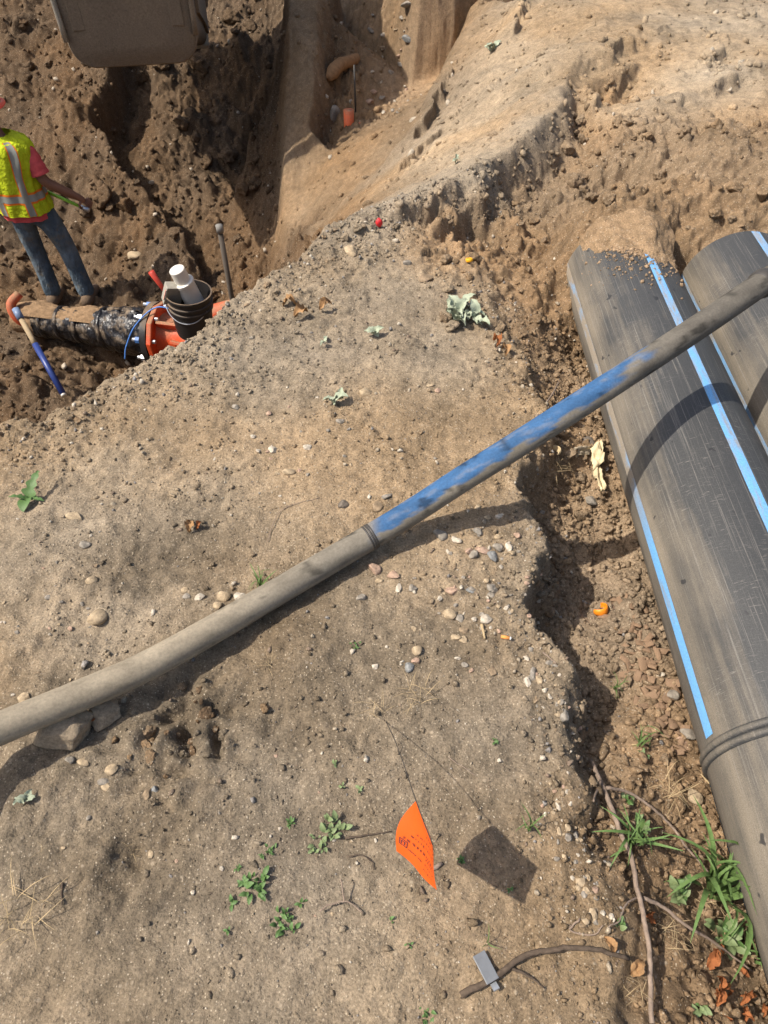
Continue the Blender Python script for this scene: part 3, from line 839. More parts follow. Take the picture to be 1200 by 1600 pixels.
# back plate bulges towards the viewer, its lower corners well rounded
V = []; F = []; cols = 19
zr = [-.485, -.48, -.465, -.44, -.40, -.35, -.28, -.15, .1, .4, .7, .98]
for zz in zr:
    v = (zz + .485) / 1.465; rc = .17; dz = min(rc, zz + .485)
    hw = .455 + .06 * v - (rc - math.sqrt(rc * rc - (rc - dz) ** 2))
    for i in range(cols):
        u = i / (cols - 1) * 2 - 1
        V.append((bx + u * hw, 6.192 - .05 * v - .035 * (1 - abs(u) ** 4) * min(1, dz / .1), zz))
rows = len(zr)
for j in range(rows - 1):
    for i in range(cols - 1): F.append((j * cols + i, j * cols + i + 1, (j + 1) * cols + i + 1, (j + 1) * cols + i))
MB().add(V, F).build('back_plate', M_STEEL, sh, True)
for i, u in enumerate((-.76, -.38, 0, .38, .76)):
    MB().box((bx + u * .47, 6.147, .36), (.10, .03, 1.2), (.035, 0, 0)).build('wear_bar', M_STEEL, sh, bevel=.012)
for sgn, mt in ((-1, M_STEEL2), (1, M_STEEL)):  # sunlit left edge painted in the lighter steel; the right rib stays muddy
    MB().tube([(bx + sgn * (.475 + .03 * (z + .3)), 6.165, z) for z in np.linspace(-.30, .98, 12)], .02, 8).build('side_rib', mt, sh, True)
    prof = [(6.7, -.30), (7.6, -.62), (7.95, -.80), (8.95, -.15), (8.9, 1.3), (8.3, 1.6), (6.9, 1.6), (6.6, 1.2)]  # bucket side, stretched back and up out of view to widen its shadow
    mb = MB(); n = len(prof)
    mb.add([(bx + sgn * (.482 + dx), y, z) for dx in (0, .025) for y, z in prof], [tuple(range(n)), tuple(range(2 * n - 1, n - 1, -1))] + [(k, (k + 1) % n, n + (k + 1) % n, n + k) for k in range(n)])
    mb.build('shadow_side_plate', M_STEEL, sh)
MB().box((bx, 8.0, -.84), (.98, .25, .04), (.42, 0, 0)).build('cutting_edge', M_STEEL2, sh, bevel=.006)
for k in range(5):
    MB().box((bx + (k - 2) * .21, 8.18, -.74), (.09, .22, .06), (.45, 0, 0)).build('tooth', M_STEEL2, sh, bevel=.012)
for sgn in (-1, 1):
    MB().box((bx + sgn * .2, 6.85, 1.16), (.05, .6, .38)).build('ear', M_STEEL, sh, bevel=.02)
MB().tube([(bx - .3, 6.75, 1.22), (bx + .3, 6.75, 1.22)], .05, 16).build('pin', M_STEEL2, sh, True)
mb = MB()
mb.add([(bx + sx * .15, y, z) for sx in (-1, 1) for y, z, _ in ((6.6, 1.1, 0), (6.95, 1.0, 0), (9.5, 3.6, 0), (9.1, 4.1, 0))], [(0, 1, 2, 3), (7, 6, 5, 4), (0, 4, 5, 1), (1, 5, 6, 2), (2, 6, 7, 3), (3, 7, 4, 0)])
mb.build('stick', dusty('yellow_paint', (.55, .30, .02), (.3, .23, .15), .35, 3), tB, bevel=.03)
# the machine stands a little askew to the viewer
swing = .17
tB.location = (bx - math.sin(swing) * .7, 6.2 + math.cos(swing) * .7, -.8)
tB.rotation_euler = (0, 0, swing)

# ------------------------------------------------------------------ wrapped water main, valve and pail in the trench
M_POLY = None
t = NT('black_plastic_film')
d_ = t.mr(t.noise(9, 6, .65), .5, .66, 0, .85)
geo = t.n('ShaderNodeNewGeometry'); sx_ = t.n('ShaderNodeSeparateXYZ'); t.l(geo.outputs['Normal'], sx_.inputs[0])
d_ = t.math('MULTIPLY', d_, t.mr(sx_.outputs[2], -.3, .7, .1, 1))
c = t.mix(d_, (.012, .012, .014), (.26, .19, .12))
t.bump(t.noise(14, 3, .55, t.mapping((2.2, 1, 1))), .7, .03)
M_POLY = t.done(c, t.mr(d_, 0, 1, .3, .9), .5)
M_MUD = plain('mud_crust', (.25, .165, .095), .95, .1, .35, 30, .8, bscale=60, dist=.012)
A0 = W(28, 497, -2.08); A1 = W(246, 522, -2.06)
axd = (A1 - A0) / np.linalg.norm(A1 - A0); LEN = np.linalg.norm(A1 - A0)
tM = thing('wrapped_pipe', (A0 + A1) / 2 + np.array([0, 0, -.15]), 'mud crusted pipe wrapped in black plastic film on the trench floor', 'pipe')
def film(s0, s1, rfun, n=44, m=60, seed=0, lo=0, hi=2 * math.pi, off=0):
    u = np.array([0, 0, 1.0]); u = u - axd * (u @ axd); u /= np.linalg.norm(u); w = np.cross(axd, u)
    S, A = np.meshgrid(np.linspace(s0, s1, m), np.linspace(lo, hi, n), indexing='ij')
    wr = fbm(S * 2.2 + .25 * np.sin(A * 2), A * .35 + S * .8, .22, 4, seed) * .055 + .022 * np.sin(S * 30 + 3 * fbm(S, A, .5, 2, seed + 3) * 4 + A)
    r_ = rfun(S) * (1 + wr * (1.7 if seed else .5)) + off
    V = A0 + S[..., None] * axd + r_[..., None] * (np.cos(A)[..., None] * u + np.sin(A)[..., None] * w)
    F = [(k * n + j, k * n + j + 1, (k + 1) * n + j + 1, (k + 1) * n + j) for k in range(m - 1) for j in range(n - 1)]
    return MB().add(V.reshape(-1, 3), F)
film(0, LEN * .55, lambda S: .118 + 0 * S, seed=0).build('pipe_barrel', M_MUD, tM, True)
film(LEN * .16, LEN * .99, lambda S: np.interp(S / LEN, [0, .16, .5, .7, .88, 1], [.12, .128, .14, .175, .205, .175]), m=110, seed=31).build('plastic_film', M_POLY, tM, True)
film(LEN * .0, LEN * .75, lambda S: .128 + .025 * np.sin(S * 7) ** 2 + np.interp(S / LEN, [.5, .75], [0, .03]), n=24, m=70, seed=47, lo=-.95, hi=.75, off=.006).build('mud_crust', M_MUD, tM, True)
for s_ in (.22, .34, .47, .66):
    u_ = A0 + axd * LEN * s_
    rr = float(np.interp(s_, [0, .16, .5, .7, .88, 1], [.12, .128, .14, .175, .205, .175])) * 1.05
    MB().lathe(u_, axd + np.array([0, 0, .1 * math.sin(s_ * 40)]), [(-.02, rr - .01), (-.014, rr + .004), (.014, rr + .004), (.02, rr - .01)], 30, False, False).build('tape_band', M_POLY, tM, True)
M_ORANGE = dusty('orange_paint', (.58, .075, .02), (.30, .18, .1), .3, 7, .4, .45)
M_BOLT = plain('bolt_steel', (.45, .47, .5), .35, .5, .2, 60, metal=.8)
M_BLUEB = plain('blue_cap', (.06, .16, .42), .5)
M_BLACKP = dusty('black_pail_plastic', (.022, .02, .02), (.2, .14, .09), .1, 6, .45, .45)
VB = A1 + axd * .03
tV = thing('gate_valve', VB + np.array([0, 0, -.3]), 'orange gate valve with bolted flange at the end of the wrapped pipe', 'valve')
MB().lathe(VB - axd * .055, axd, [(0, .2), (0, .262), (.05, .262), (.05, .2)], 36, True, True).build('gland_ring', M_BLACKP, tV, True, auto=40)
# hexagonal-looking orange flange
MB().lathe(VB + axd * .0, axd, [(0, .262), (.006, .27), (.04, .27), (.046, .262)], 10, True, True).build('flange', M_ORANGE, tV, bevel=.006)
MB().lathe(VB + axd * .045, axd, [(0, .185), (.03, .165), (.10, .15), (.2, .17), (.33, .2), (.42, .19), (.5, .12)], 28, True, True).build('body', M_ORANGE, tV, True, auto=45)
u = np.array([0, 0, 1.0]); wv = np.cross(axd, u)
for k in range(8):
    a = 2 * math.pi * (k + .5) / 8
    q = VB + .232 * (math.cos(a) * u + math.sin(a) * wv)
    bo = MB().lathe(q - axd * .13, axd, [(0, .016), (.2, .016)], 8).build('bolt', M_BOLT, tV)
    MB().lathe(q - axd * .10, axd, [(0, .027), (.035, .027)], 6).build('nut', M_BLUEB if k % 2 else M_BOLT, bo)
for a in (.5, 2.2, -.8, -2.3):
    q = VB + axd * .2 + .18 * (math.cos(a) * u + math.sin(a) * wv)
    MB().box(q, (.3, .03, .1), (a, 0, math.atan2(axd[1], axd[0]))).build('rib', M_ORANGE, tV, bevel=.006)
MB().box(VB + axd * .30 + np.array([.02, -.14, .03]), (.34, .16, .03), (-.5, .1, -.25)).build('bonnet_plate', M_ORANGE, tV, bevel=.006)
PT = W(291, 458, -1.52); PB = np.array([PT[0], PT[1], -1.86])
tP = thing('pail', PB, 'black plastic pail standing on the orange valve', 'pail')
MB().lathe(PB, (0.05, 0, 1), [(0, .0), (0, .135), (.02, .14), (.22, .155), (.225, .168), (.24, .168), (.245, .158), (.27, .16), (.275, .172), (.29, .172), (.295, .162), (.335, .166), (.338, .176), (.35, .174), (.35, .163), (.30, .155), (.06, .14), (.06, 0)], 40, False, False).build('body', M_BLACKP, tP, True, auto=40)
hb = [PB + np.array([-.17 * math.cos(a), -.17 * math.sin(a) * .9, .31 - .14 * math.sin(a)]) for a in np.linspace(.2, 2.6, 24)]
MB().tube(hb, .005, 6).build('handle', M_BOLT, tP, True)
M_PVC = plain('white_pvc', (.70, .67, .60), .4, .5, .06, 20)
q = PB + np.array([.05, .03, .2]); qd = np.array([-.10, -.05, .45])
tF = thing('pipe_fitting', q, 'white plastic pipe fitting standing in the black pail', 'pipe fitting')
MB().lathe(q, qd, [(0, .072), (.22, .072), (.225, .079), (.245, .079), (.25, .072)], 28).build('sleeve', M_PVC, tF, True, auto=40)
MB().lathe(q + qd / np.linalg.norm(qd) * .248, qd, [(0, .058), (.10, .058), (.105, .053)], 28).build('cap', M_PVC, tF, True, auto=40)
bq = PB + np.array([-.09, -.03, .36])
tX = thing('parts_box', bq, 'small grey and pink box stuck in the black pail', 'box')
MB().box(bq, (.13, .07, .17), (.35, .3, .5)).build('carton', plain('grey_carton', (.33, .31, .26), .8), tX, bevel=.004)
MB().box(bq + np.array([-.012, -.035, .008]), (.085, .012, .10), (.35, .3, .5)).build('print_panel', plain('pink_print', (.55, .3, .24), .8), tX)
hq = PB + np.array([-.13, .03, .25])
tR = thing('red_tool', hq, 'red tool handle poking out of the black pail', 'tool')
MB().tube([hq, hq + np.array([-.05, 0, .12]), hq + np.array([-.10, .0, .25])], [.014, .016, .024], 10).build('grip', plain('red_plastic', (.45, .05, .03), .45), tR, True)
wp = catmull([VB + np.array([.25, -.1, .28]), VB + np.array([.05, -.06, .3]), VB + np.array([-.12, -.15, .2]), VB + np.array([-.22, -.22, .05]), VB + np.array([-.25, -.26, -.05])], 8)
tag(MB().tube(wp, .006, 6).build('tracer_wire', plain('blue_wire', (.07, .2, .55), .5), None, True), 'thin blue wire drooping over the valve bolts', 'wire')
rq = W(331, 492, -1.95)
tag(MB().lathe(rq, (1, .1, .25), [(0, .05), (.02, .08), (.2, .08), (.22, .06)], 16).build('orange_stub', M_ORANGE, None, True, auto=40), 'orange pipe stub behind the black pail', 'pipe')
# rods
tS = W(342, 352, -.94)
zb = -2.4
tt = thing('steel_rod', (tS[0], tS[1], zb), 'thin dark rod standing upright in the trench beyond the pail', 'rod')
MB().tube([(tS[0], tS[1], zb), (tS[0] - .005, tS[1], -1.5), (tS[0], tS[1], -.98)], .019, 10).build('shaft', plain('rusty_rod', (.085, .07, .055), .8), tt, True)
MB().tube([(tS[0], tS[1], -.99), (tS[0], tS[1], -.94)], .025, 10).build('tip', plain('grey_tip', (.2, .19, .17), .7), tt, True)
B0 = W(100, 618, -2.12); B1 = W(27, 488, -1.72)
B0[2] = max(B0[2], float(H(B0[0], B0[1])) + .0)
tt = thing('digging_bar', B0, 'blue handled bar leaning against the mud crusted pipe', 'tool')
Lr = lambda s_: B0 + (B1 - B0) * s_
MB().tube([Lr(0.02), Lr(.62)], .024, 14).build('blue_grip', plain('navy_paint', (.022, .045, .19), .4, .5), tt, True)
MB().tube([Lr(-.005), Lr(.022)], .021, 14).build('end_cap', M_PVC, tt, True)
MB().tube([Lr(.62), Lr(.68), Lr(.92)], [.022, .02, .02], 14).build('shaft', plain('muddy_shaft', (.33, .25, .15), .85), tt, True)
MB().tube([Lr(.92), Lr(1.04)], .028, 14).build('head', plain('blue_grey_head', (.16, .22, .34), .4), tt, True)
q = W(24, 500, -2.0)
tag(MB().tube(catmull([q + np.array([.06, .06, -.1]), q + np.array([.0, .04, .0]), q + np.array([-.02, .07, .1]), q + np.array([.05, .14, .16])], 5), list(np.linspace(.045, .035, 16)), 12).build('orange_fitting', dusty('muddy_orange', (.55, .10, .04), (.28, .18, .1), .45, 9), None, True), 'orange painted fitting at the far left end of the wrapped pipe', 'fitting')
print('part2 ok')

# ------------------------------------------------------------------ the worker, seen from behind
WZ = float(H(-2.86, 5.72)) if False else -2.33
PO = np.array([-2.94, 5.72, WZ + .04])
def skinned(name, verts, edges, radii, mat, parent, root=0, levels=2, extra=None):
    me = bpy.data.meshes.new(name)
    me.from_pydata([tuple(PO + np.array(v)) for v in verts], edges, [])
    o = bpy.data.objects.new(name, me); COL.objects.link(o)
    md = o.modifiers.new('skin', 'SKIN'); md.use_smooth_shade = True
    sv = me.skin_vertices[0].data
    for k, r in enumerate(radii):
        sv[k].radius = (r, r) if np.isscalar(r) else r
        sv[k].use_root = (k == root)
    ss = o.modifiers.new('sub', 'SUBSURF'); ss.levels = levels; ss.render_levels = levels
    dg = bpy.context.evaluated_depsgraph_get(); dg.update()
    ev = bpy.data.meshes.new_from_object(o.evaluated_get(dg))
    vs = [np.array(v.co) for v in ev.vertices]; fs = [tuple(p.vertices) for p in ev.polygons]
    bpy.data.objects.remove(o)
    mb = MB().add(vs, fs)
    if extra:
        for e in extra: mb.tube(*e)
    return mb.build(name, mat, parent, True)
M_SKIN = plain('skin', (.20, .095, .055), .55, .35, .12, 25)
def denim():
    t = NT('faded_denim')
    c = t.mix(t.mr(t.noise(5, 5, .6), .4, .65, 0, 1), (.070, .098, .125), (.15, .19, .225))
    c = t.mix(t.mr(t.noise(9, 5, .6), .56, .7, 0, .7), c, (.17, .14, .09))
    t.bump(t.noise(9, 4, .6, t.mapping((1.4, 1, .7))), .9, .05)
    return t.done(c, .9, .1)
M_DENIM = denim()
M_SHIRT = plain('coral_shirt', (.55, .085, .085), .85, .15, .2, 14, .6, bscale=18, dist=.02)
M_VEST = plain('lime_vest', (.47, .55, .018), .8, .15, .2, 9, .9, bscale=9, dist=.05)
M_REFL = plain('reflective_tape', (.26, .265, .23), .45, .4, .12, 20)
M_VORANGE = plain('orange_trim', (.80, .20, .02), .7, .2, .1, 20)
tW = thing('person', PO, 'worker in lime reflective vest and jeans standing in the trench, seen from behind', 'person')
sv_ = [(0, 0, .97), (-.02, 0, 1.18), (-.045, 0, 1.36), (-.055, .015, 1.49), (-.055, .03, 1.56), (-.055, .05, 1.66), (-.055, .05, 1.74),
       (-.10, 0, .90), (-.10, .03, .52), (-.09, 0, .10), (-.10, .10, .04), (-.10, .20, .035),
       (.10, 0, .90), (.165, .03, .52), (.215, 0, .10), (.225, .10, .04), (.23, .20, .035),
       (.06, 0, 1.38), (.145, -.01, 1.335), (.225, -.05, 1.14), (.36, .01, 1.02), (.425, .04, .965), (.455, .055, .925),
       (-.15, 0, 1.38), (-.25, 0, 1.335), (-.33, .05, 1.12), (-.28, .25, 1.0), (-.26, .33, .98)]
se = [(0, 1), (1, 2), (2, 3), (3, 4), (4, 5), (5, 6), (0, 7), (7, 8), (8, 9), (9, 10), (10, 11), (0, 12), (12, 13), (13, 14), (14, 15), (15, 16),
      (2, 17), (17, 18), (18, 19), (19, 20), (20, 21), (21, 22), (2, 23), (23, 24), (24, 25), (25, 26), (26, 27)]
sr = [.13, .125, .14, .06, .055, .085, .075, .08, .055, .042, .045, .035, .08, .055, .042, .045, .035,
      .05, .05, .044, .038, .027, (.036, .022), .05, .05, .044, .035, .04]
fing = []
hb_ = PO + np.array([.455, .055, .925])
for k, (dx, L_) in enumerate(((-.027, .062), (-.010, .072), (.009, .07), (.026, .055))):
    b0 = hb_ + np.array([dx * .6, dx * .8, 0]); 
    fing.append(([b0 + np.array([0, 0, .02]), b0 + np.array([.022, .012, -L_ * .45]), b0 + np.array([.012, .0, -L_ * .85]), b0 + np.array([-.012, -.012, -L_])], [.010, .0095, .0085, .007], 8))
b0 = hb_ + np.array([-.02, -.025, .02])
fing.append(([b0, b0 + np.array([-.02, -.022, -.025]), b0 + np.array([-.012, -.02, -.055])], [.012, .011, .009], 8))
skinned('body', sv_, se, sr, M_SKIN, tW, 0, 2, fing)
# jeans
jv = [(.005, 0, .93), (-.098, 0, .86), (-.108, .012, .70), (-.112, .035, .52), (-.10, .02, .28), (-.093, 0, .05), (.108, 0, .86), (.14, .012, .70), (.17, .035, .52), (.195, .02, .28), (.218, 0, .05), (-.005, 0, 1.03)]
je = [(0, 1), (1, 2), (2, 3), (3, 4), (4, 5), (0, 6), (6, 7), (7, 8), (8, 9), (9, 10), (0, 11)]
jr = [.128, .105, .094, .082, .078, .082, .105, .094, .082, .078, .082, .115]
skinned('jeans', jv, je, jr, M_DENIM, tW, 0, 2)
for s_, fx in ((-1, -.095), (1, .222)):
    p_ = PO + np.array([fx, 0, 0])
    mb = MB().tube([p_ + np.array([0, -.11, .05]), p_ + np.array([0, -.05, .06]), p_ + np.array([0.005, .08, .05]), p_ + np.array([.01, .19, .035])], [.04, .058, .052, .035], 14)
    mb.build('boot', plain('muddy_boot', (.14, .095, .06), .9), tW, True)
# torso garments share one set of cross sections
TZ = [(.84, -.02, .00, .205, .155), (.92, -.025, 0, .203, .155), (1.05, -.035, 0, .19, .145), (1.2, -.042, 0, .198, .145), (1.32, -.05, 0, .24, .146), (1.40, -.055, .0, .25, .136), (1.45, -.055, .005, .215, .118), (1.485, -.055, .015, .105, .085)]
def torso_pt(a, z, off=0):
    c = [np.interp(z, [q_[0] for q_ in TZ], [q_[k] for q_ in TZ]) for k in range(1, 5)]
    e = .82
    ca, sa = math.cos(a), math.sin(a)
    fold = .009 * math.sin(a * 7 + z * 9) * max(0, 1.35 - z) + .006 * math.sin(a * 13 - z * 14)
    r1, r2 = c[2] + off + fold, c[3] + off + fold
    return PO + np.array([c[0] + r1 * math.copysign(abs(ca) ** e, ca), c[1] + r2 * math.copysign(abs(sa) ** e, sa), z])
def torso_patch(a0, a1, z0, z1, off, na, nz, slant=0):
    V = [torso_pt(a0 + (a1 - a0) * i / na + slant * (j / nz), z0 + (z1 - z0) * j / nz, off) for j in range(nz + 1) for i in range(na + 1)]
    F = [(j * (na + 1) + i, j * (na + 1) + i + 1, (j + 1) * (na + 1) + i + 1, (j + 1) * (na + 1) + i) for j in range(nz) for i in range(na)]
    return MB().add(V, F)
torso_patch(0, 2 * math.pi, .90, 1.485, 0.010, 64, 30).build('vest', M_VEST, tW, True)
torso_patch(0, 2 * math.pi, .845, 1.0, -.012, 48, 6).build('shirt', M_SHIRT, tW, True)
hp_ = -math.pi / 2
def tape(a0, a1, z0, z1, slant=0, na=24, nz=20):
    pa = .045 if abs(a1 - a0) < 1 else 0
    pz = 0 if pa else .016
    torso_patch(a0 - pa, a1 + pa, z0 - pz, z1 + pz, .0125, na, nz, slant).build('tape_border', M_VORANGE, tW, True)
    torso_patch(a0, a1, z0, z1, .0150, na, nz, slant).build('reflective_tape', M_REFL, tW, True)
tape(hp_ + .32, hp_ + .58, .905, 1.46, .12)
tape(hp_ - .62, hp_ - .36, .905, 1.46, -.12)
tape(0.02, 2 * math.pi - .02, 1.015, 1.068, 0, 72, 3)
# sleeves
for pth, rad in (([(.12, 0, 1.38), (.165, -.005, 1.345), (.197, -.03, 1.26), (.214, -.042, 1.195)], [.05, .058, .064, .07]), ([(-.19, 0, 1.43), (-.275, 0, 1.39), (-.31, .03, 1.25), (-.32, .04, 1.2)], [.06, .066, .066, .07])):
    mb = MB().tube(catmull([PO + np.array(q_) for q_ in pth], 5), list(np.interp(np.linspace(0, 3, 16), range(4), rad) + .003 * np.sin(np.arange(16) * 1.9)), 18, False)
    mb.build('sleeve', M_SHIRT, tW, True)
# hard hat
hc = PO + np.array([-.055, .045, 1.70])
V, F = ICO3
dome = V.copy() * np.array([.112, .135, .115])
mb = MB().add(hc + dome[:, :] * np.where(V[:, 2:3] < 0, np.array([[1, 1, .25]]), 1), F)
mb.build('hard_hat', plain('coral_hat', (.85, .11, .07), .35, .5, .05, 10), tW, True)
mb = MB(); n = 32
mb.add([hc + np.array([r_ * math.cos(a) * .93, .012 + r_ * 1.1 * math.sin(a), z_]) for r_, z_ in ((.118, -.018), (.147, -.032), (.147, -.038), (.115, -.03)) for a in np.linspace(0, 2 * math.pi, n, endpoint=False)],
       [(k * n + a, k * n + (a + 1) % n, (k + 1) * n + (a + 1) % n, (k + 1) * n + a) for k in range(3) for a in range(n)])
mb.build('hat_brim', plain('coral_brim', (.85, .11, .07), .35, .5, .05, 10), tW, True)
# what the hand holds
g0 = PO + np.array([.44, .03, .88]); g1 = PO + np.array([.14, .10, .99])
tt = thing('marker_stick', g0, 'lime green stick with a silver end held in the hand of the worker', 'stick')
MB().tube([g0 + (g1 - g0) * .12, g1], .013, 10).build('shaft', plain('lime_paint', (.30, .62, .05), .45), tt, True)
MB().tube([g0 - (g1 - g0) * .12, g0 + (g1 - g0) * .12], .019, 10).build('silver_end', M_BOLT, tt, True)

# ------------------------------------------------------------------ broken pipe and roots in the recess
tt = thing('root_stump', W(530, 120, -.9), 'brown root snag sticking out of the shaded recess wall', 'root')
MB().tube(catmull([W(513, 122, -.82), W(530, 102, -.78), W(550, 95, -.8), W(575, 85, -.88)], 5), [.03, .045, .06, .06, .055, .055, .055, .05, .05, .05, .05, .05, .05, .05, .045, .04][:16], 10).build('stem', plain('root_bark', (.26, .15, .075), .9, .1, .3, 30, .6), tt, True)
MB().tube(catmull([W(536, 104, -.82), W(528, 130, -1.0), W(523, 150, -1.14)], 5), [.045, .05, .05, .05, .048, .045, .042, .04, .04, .04, .04][:11], 10).build('side_root', plain('root_bark_dark', (.17, .10, .055), .9, .1, .3, 30, .6), tt, True)
tag(MB().tube(catmull([W(495, 182, -1.02), W(508, 152, -.98), W(522, 137, -.93), W(535, 142, -.98), W(537, 160, -1.1)], 6), .012, 8).build('bent_cable', M_BLACKP, None, True), 'bent black cable end in the shaded recess', 'cable')
tt = thing('marked_stub', W(545, 205, -1.15), 'orange painted stub pipe standing in the recess', 'pipe')
q = W(546, 210, -1.16)
MB().tube([q + np.array([0, 0, -.05]), q + np.array([0, 0, .2])], .045, 12).build('barrel', dusty('orange_marking', (.75, .16, .06), (.33, .22, .13), .3, 9, .6), tt, True)
MB().box(q + np.array([.10, -.02, .04]), (.06, .05, .16)).build('side_lug', dusty('orange_marking_faded', (.62, .2, .1), (.33, .22, .13), .4, 9, .6), tt, bevel=.006)
q = W(556, 190, -1.12)
tag(MB().tube([q, q + np.array([0, 0, .45])], .008, 8).build('thin_rod', M_WIRE, None, True), 'thin dark rod beside the orange stub', 'rod')
q = W(525, 190, -1.14)
tag(place_stone('stone', SHARP['grey'][0], q, (.14, .12, .2), .4, .2), 'grey angular stone in the shaded recess beside the orange stub', 'stone')
q = W(437, 135, -1.2)
tag(MB().tube([q, q + np.array([.09, .05, .08]), q + np.array([.2, .1, .1])], [.02, .04, .05], 8).build('root_piece', plain('pale_root', (.33, .23, .13), .9, .1, .3, 40, .6), None, True), 'pale root end poking past the edge of the dark cut face', 'root')

# ------------------------------------------------------------------ marking flag
M_FLAG = NT('orange_flag_film')
c = M_FLAG.mix(1.0, (.90, .135, .018, 1), M_FLAG.grey(M_FLAG.mr(M_FLAG.noise(30, 3), .3, .7, .95, 1.05)), 'MULTIPLY')
tr = M_FLAG.n('ShaderNodeBsdfTranslucent'); tr.inputs[0].default_value = (.95, .16, .02, 1)
ms = M_FLAG.n('ShaderNodeMixShader'); ms.inputs[0].default_value = .4
M_FLAG.l(M_FLAG.b.outputs[0], ms.inputs[1]); M_FLAG.l(tr.outputs[0], ms.inputs[2]); M_FLAG.l(ms.outputs[0], M_FLAG.out.inputs[0])
M_FLAG = M_FLAG.done(c, .45, .4)
fb = hit(598, 1103)
fA = np.array([.055, .404, .246]); fB = np.array([.0735, .318, .325]); fC = np.array([.0846, .262, .262]); fD = np.array([.0223, .3425, .1726])
fA2 = fb + (fA - fb)
tFg = thing('marking_flag', fb, 'orange marking flag with black print leaning on a thin wire', 'flag')
wd = (fB - fb); wl = np.linalg.norm(wd)
MB().tube(catmull([fb - np.array([0, 0, .05]), fb + (fA - fb) * .5 + np.array([.0, 0, .004]), fA, fB, fB + (fB - fA) * .04], 6), .0009, 6).build('wire', M_WIRE, tFg, True)
def flag_pt(u, v, lift=0):
    """u along the wire from A to B, v away from it"""
    p = (fA * (1 - u) + fB * u) * (1 - v) + (fD * (1 - u) + fC * u) * v
    nv = np.cross(fB - fA, fD - fA); nv /= np.linalg.norm(nv)
    if nv[2] < 0: nv = -nv
    bul = -.014 * math.sin(math.pi * v ** .8) * (1 - u) * u * 4 + .004 * math.sin(u * 6 + v * 3) * v
    side = np.array([-.011, .004, 0]) * (math.sin(math.pi * v) * (1 - u) ** 1.6)
    return p + nv * (bul + lift) + side
n = 18
V = [flag_pt(i / n, j / n) for j in range(n + 1) for i in range(n + 1)]
F = [(j * (n + 1) + i, j * (n + 1) + i + 1, (j + 1) * (n + 1) + i + 1, (j + 1) * (n + 1) + i) for j in range(n) for i in range(n)]
fsh = MB().add(V, F).build('flag_sheet', M_FLAG, tFg, True)
mb = MB()
def mark(u0, u1, v0, v1, sk=0):
    for lift in (.0012, -.0012):
        k = max(1, int(abs(u1 - u0) / .04))
        V = [flag_pt(u0 + (u1 - u0) * i / k, v + sk * i / k, lift) for i in range(k + 1) for v in (v0, v1)]
        mb.add(V, [(2 * i, 2 * i + 1, 2 * i + 3, 2 * i + 2) for i in range(k)])
rr_ = random.Random(4)
for (v0, h_, u0, u1, word) in ((.32, .05, .50, .95, .04), (.44, .035, .30, .93, .05), (.53, .05, .22, .92, .035), (.64, .05, .12, .90, .045), (.80, .03, .22, .52, .12), (.70, .03, .6, .95, .03), (.78, .03, .62, .95, .03), (.86, .03, .64, .94, .03)):
    u_ = u0
    while u_ < u1:
        L_ = word * rr_.uniform(.6, 1.6)
        for k in range(max(1, int(L_ / .018))):
            mark(u_ + k * .018, u_ + k * .018 + .011, v0 + rr_.uniform(0, .008), v0 + h_ * rr_.uniform(.6, 1))
        u_ += L_ + .022
for (a, b, c_, d_) in ((.06, .20, .70, .715), (.06, .20, .80, .815), (.06, .075, .70, .815), (.185, .20, .70, .815), (.09, .17, .73, .745), (.09, .11, .745, .79), (.14, .16, .745, .79)):
    mark(a, b, c_, d_)
mb.build('print', plain('black_ink', (.10, .02, .02), .7), fsh)

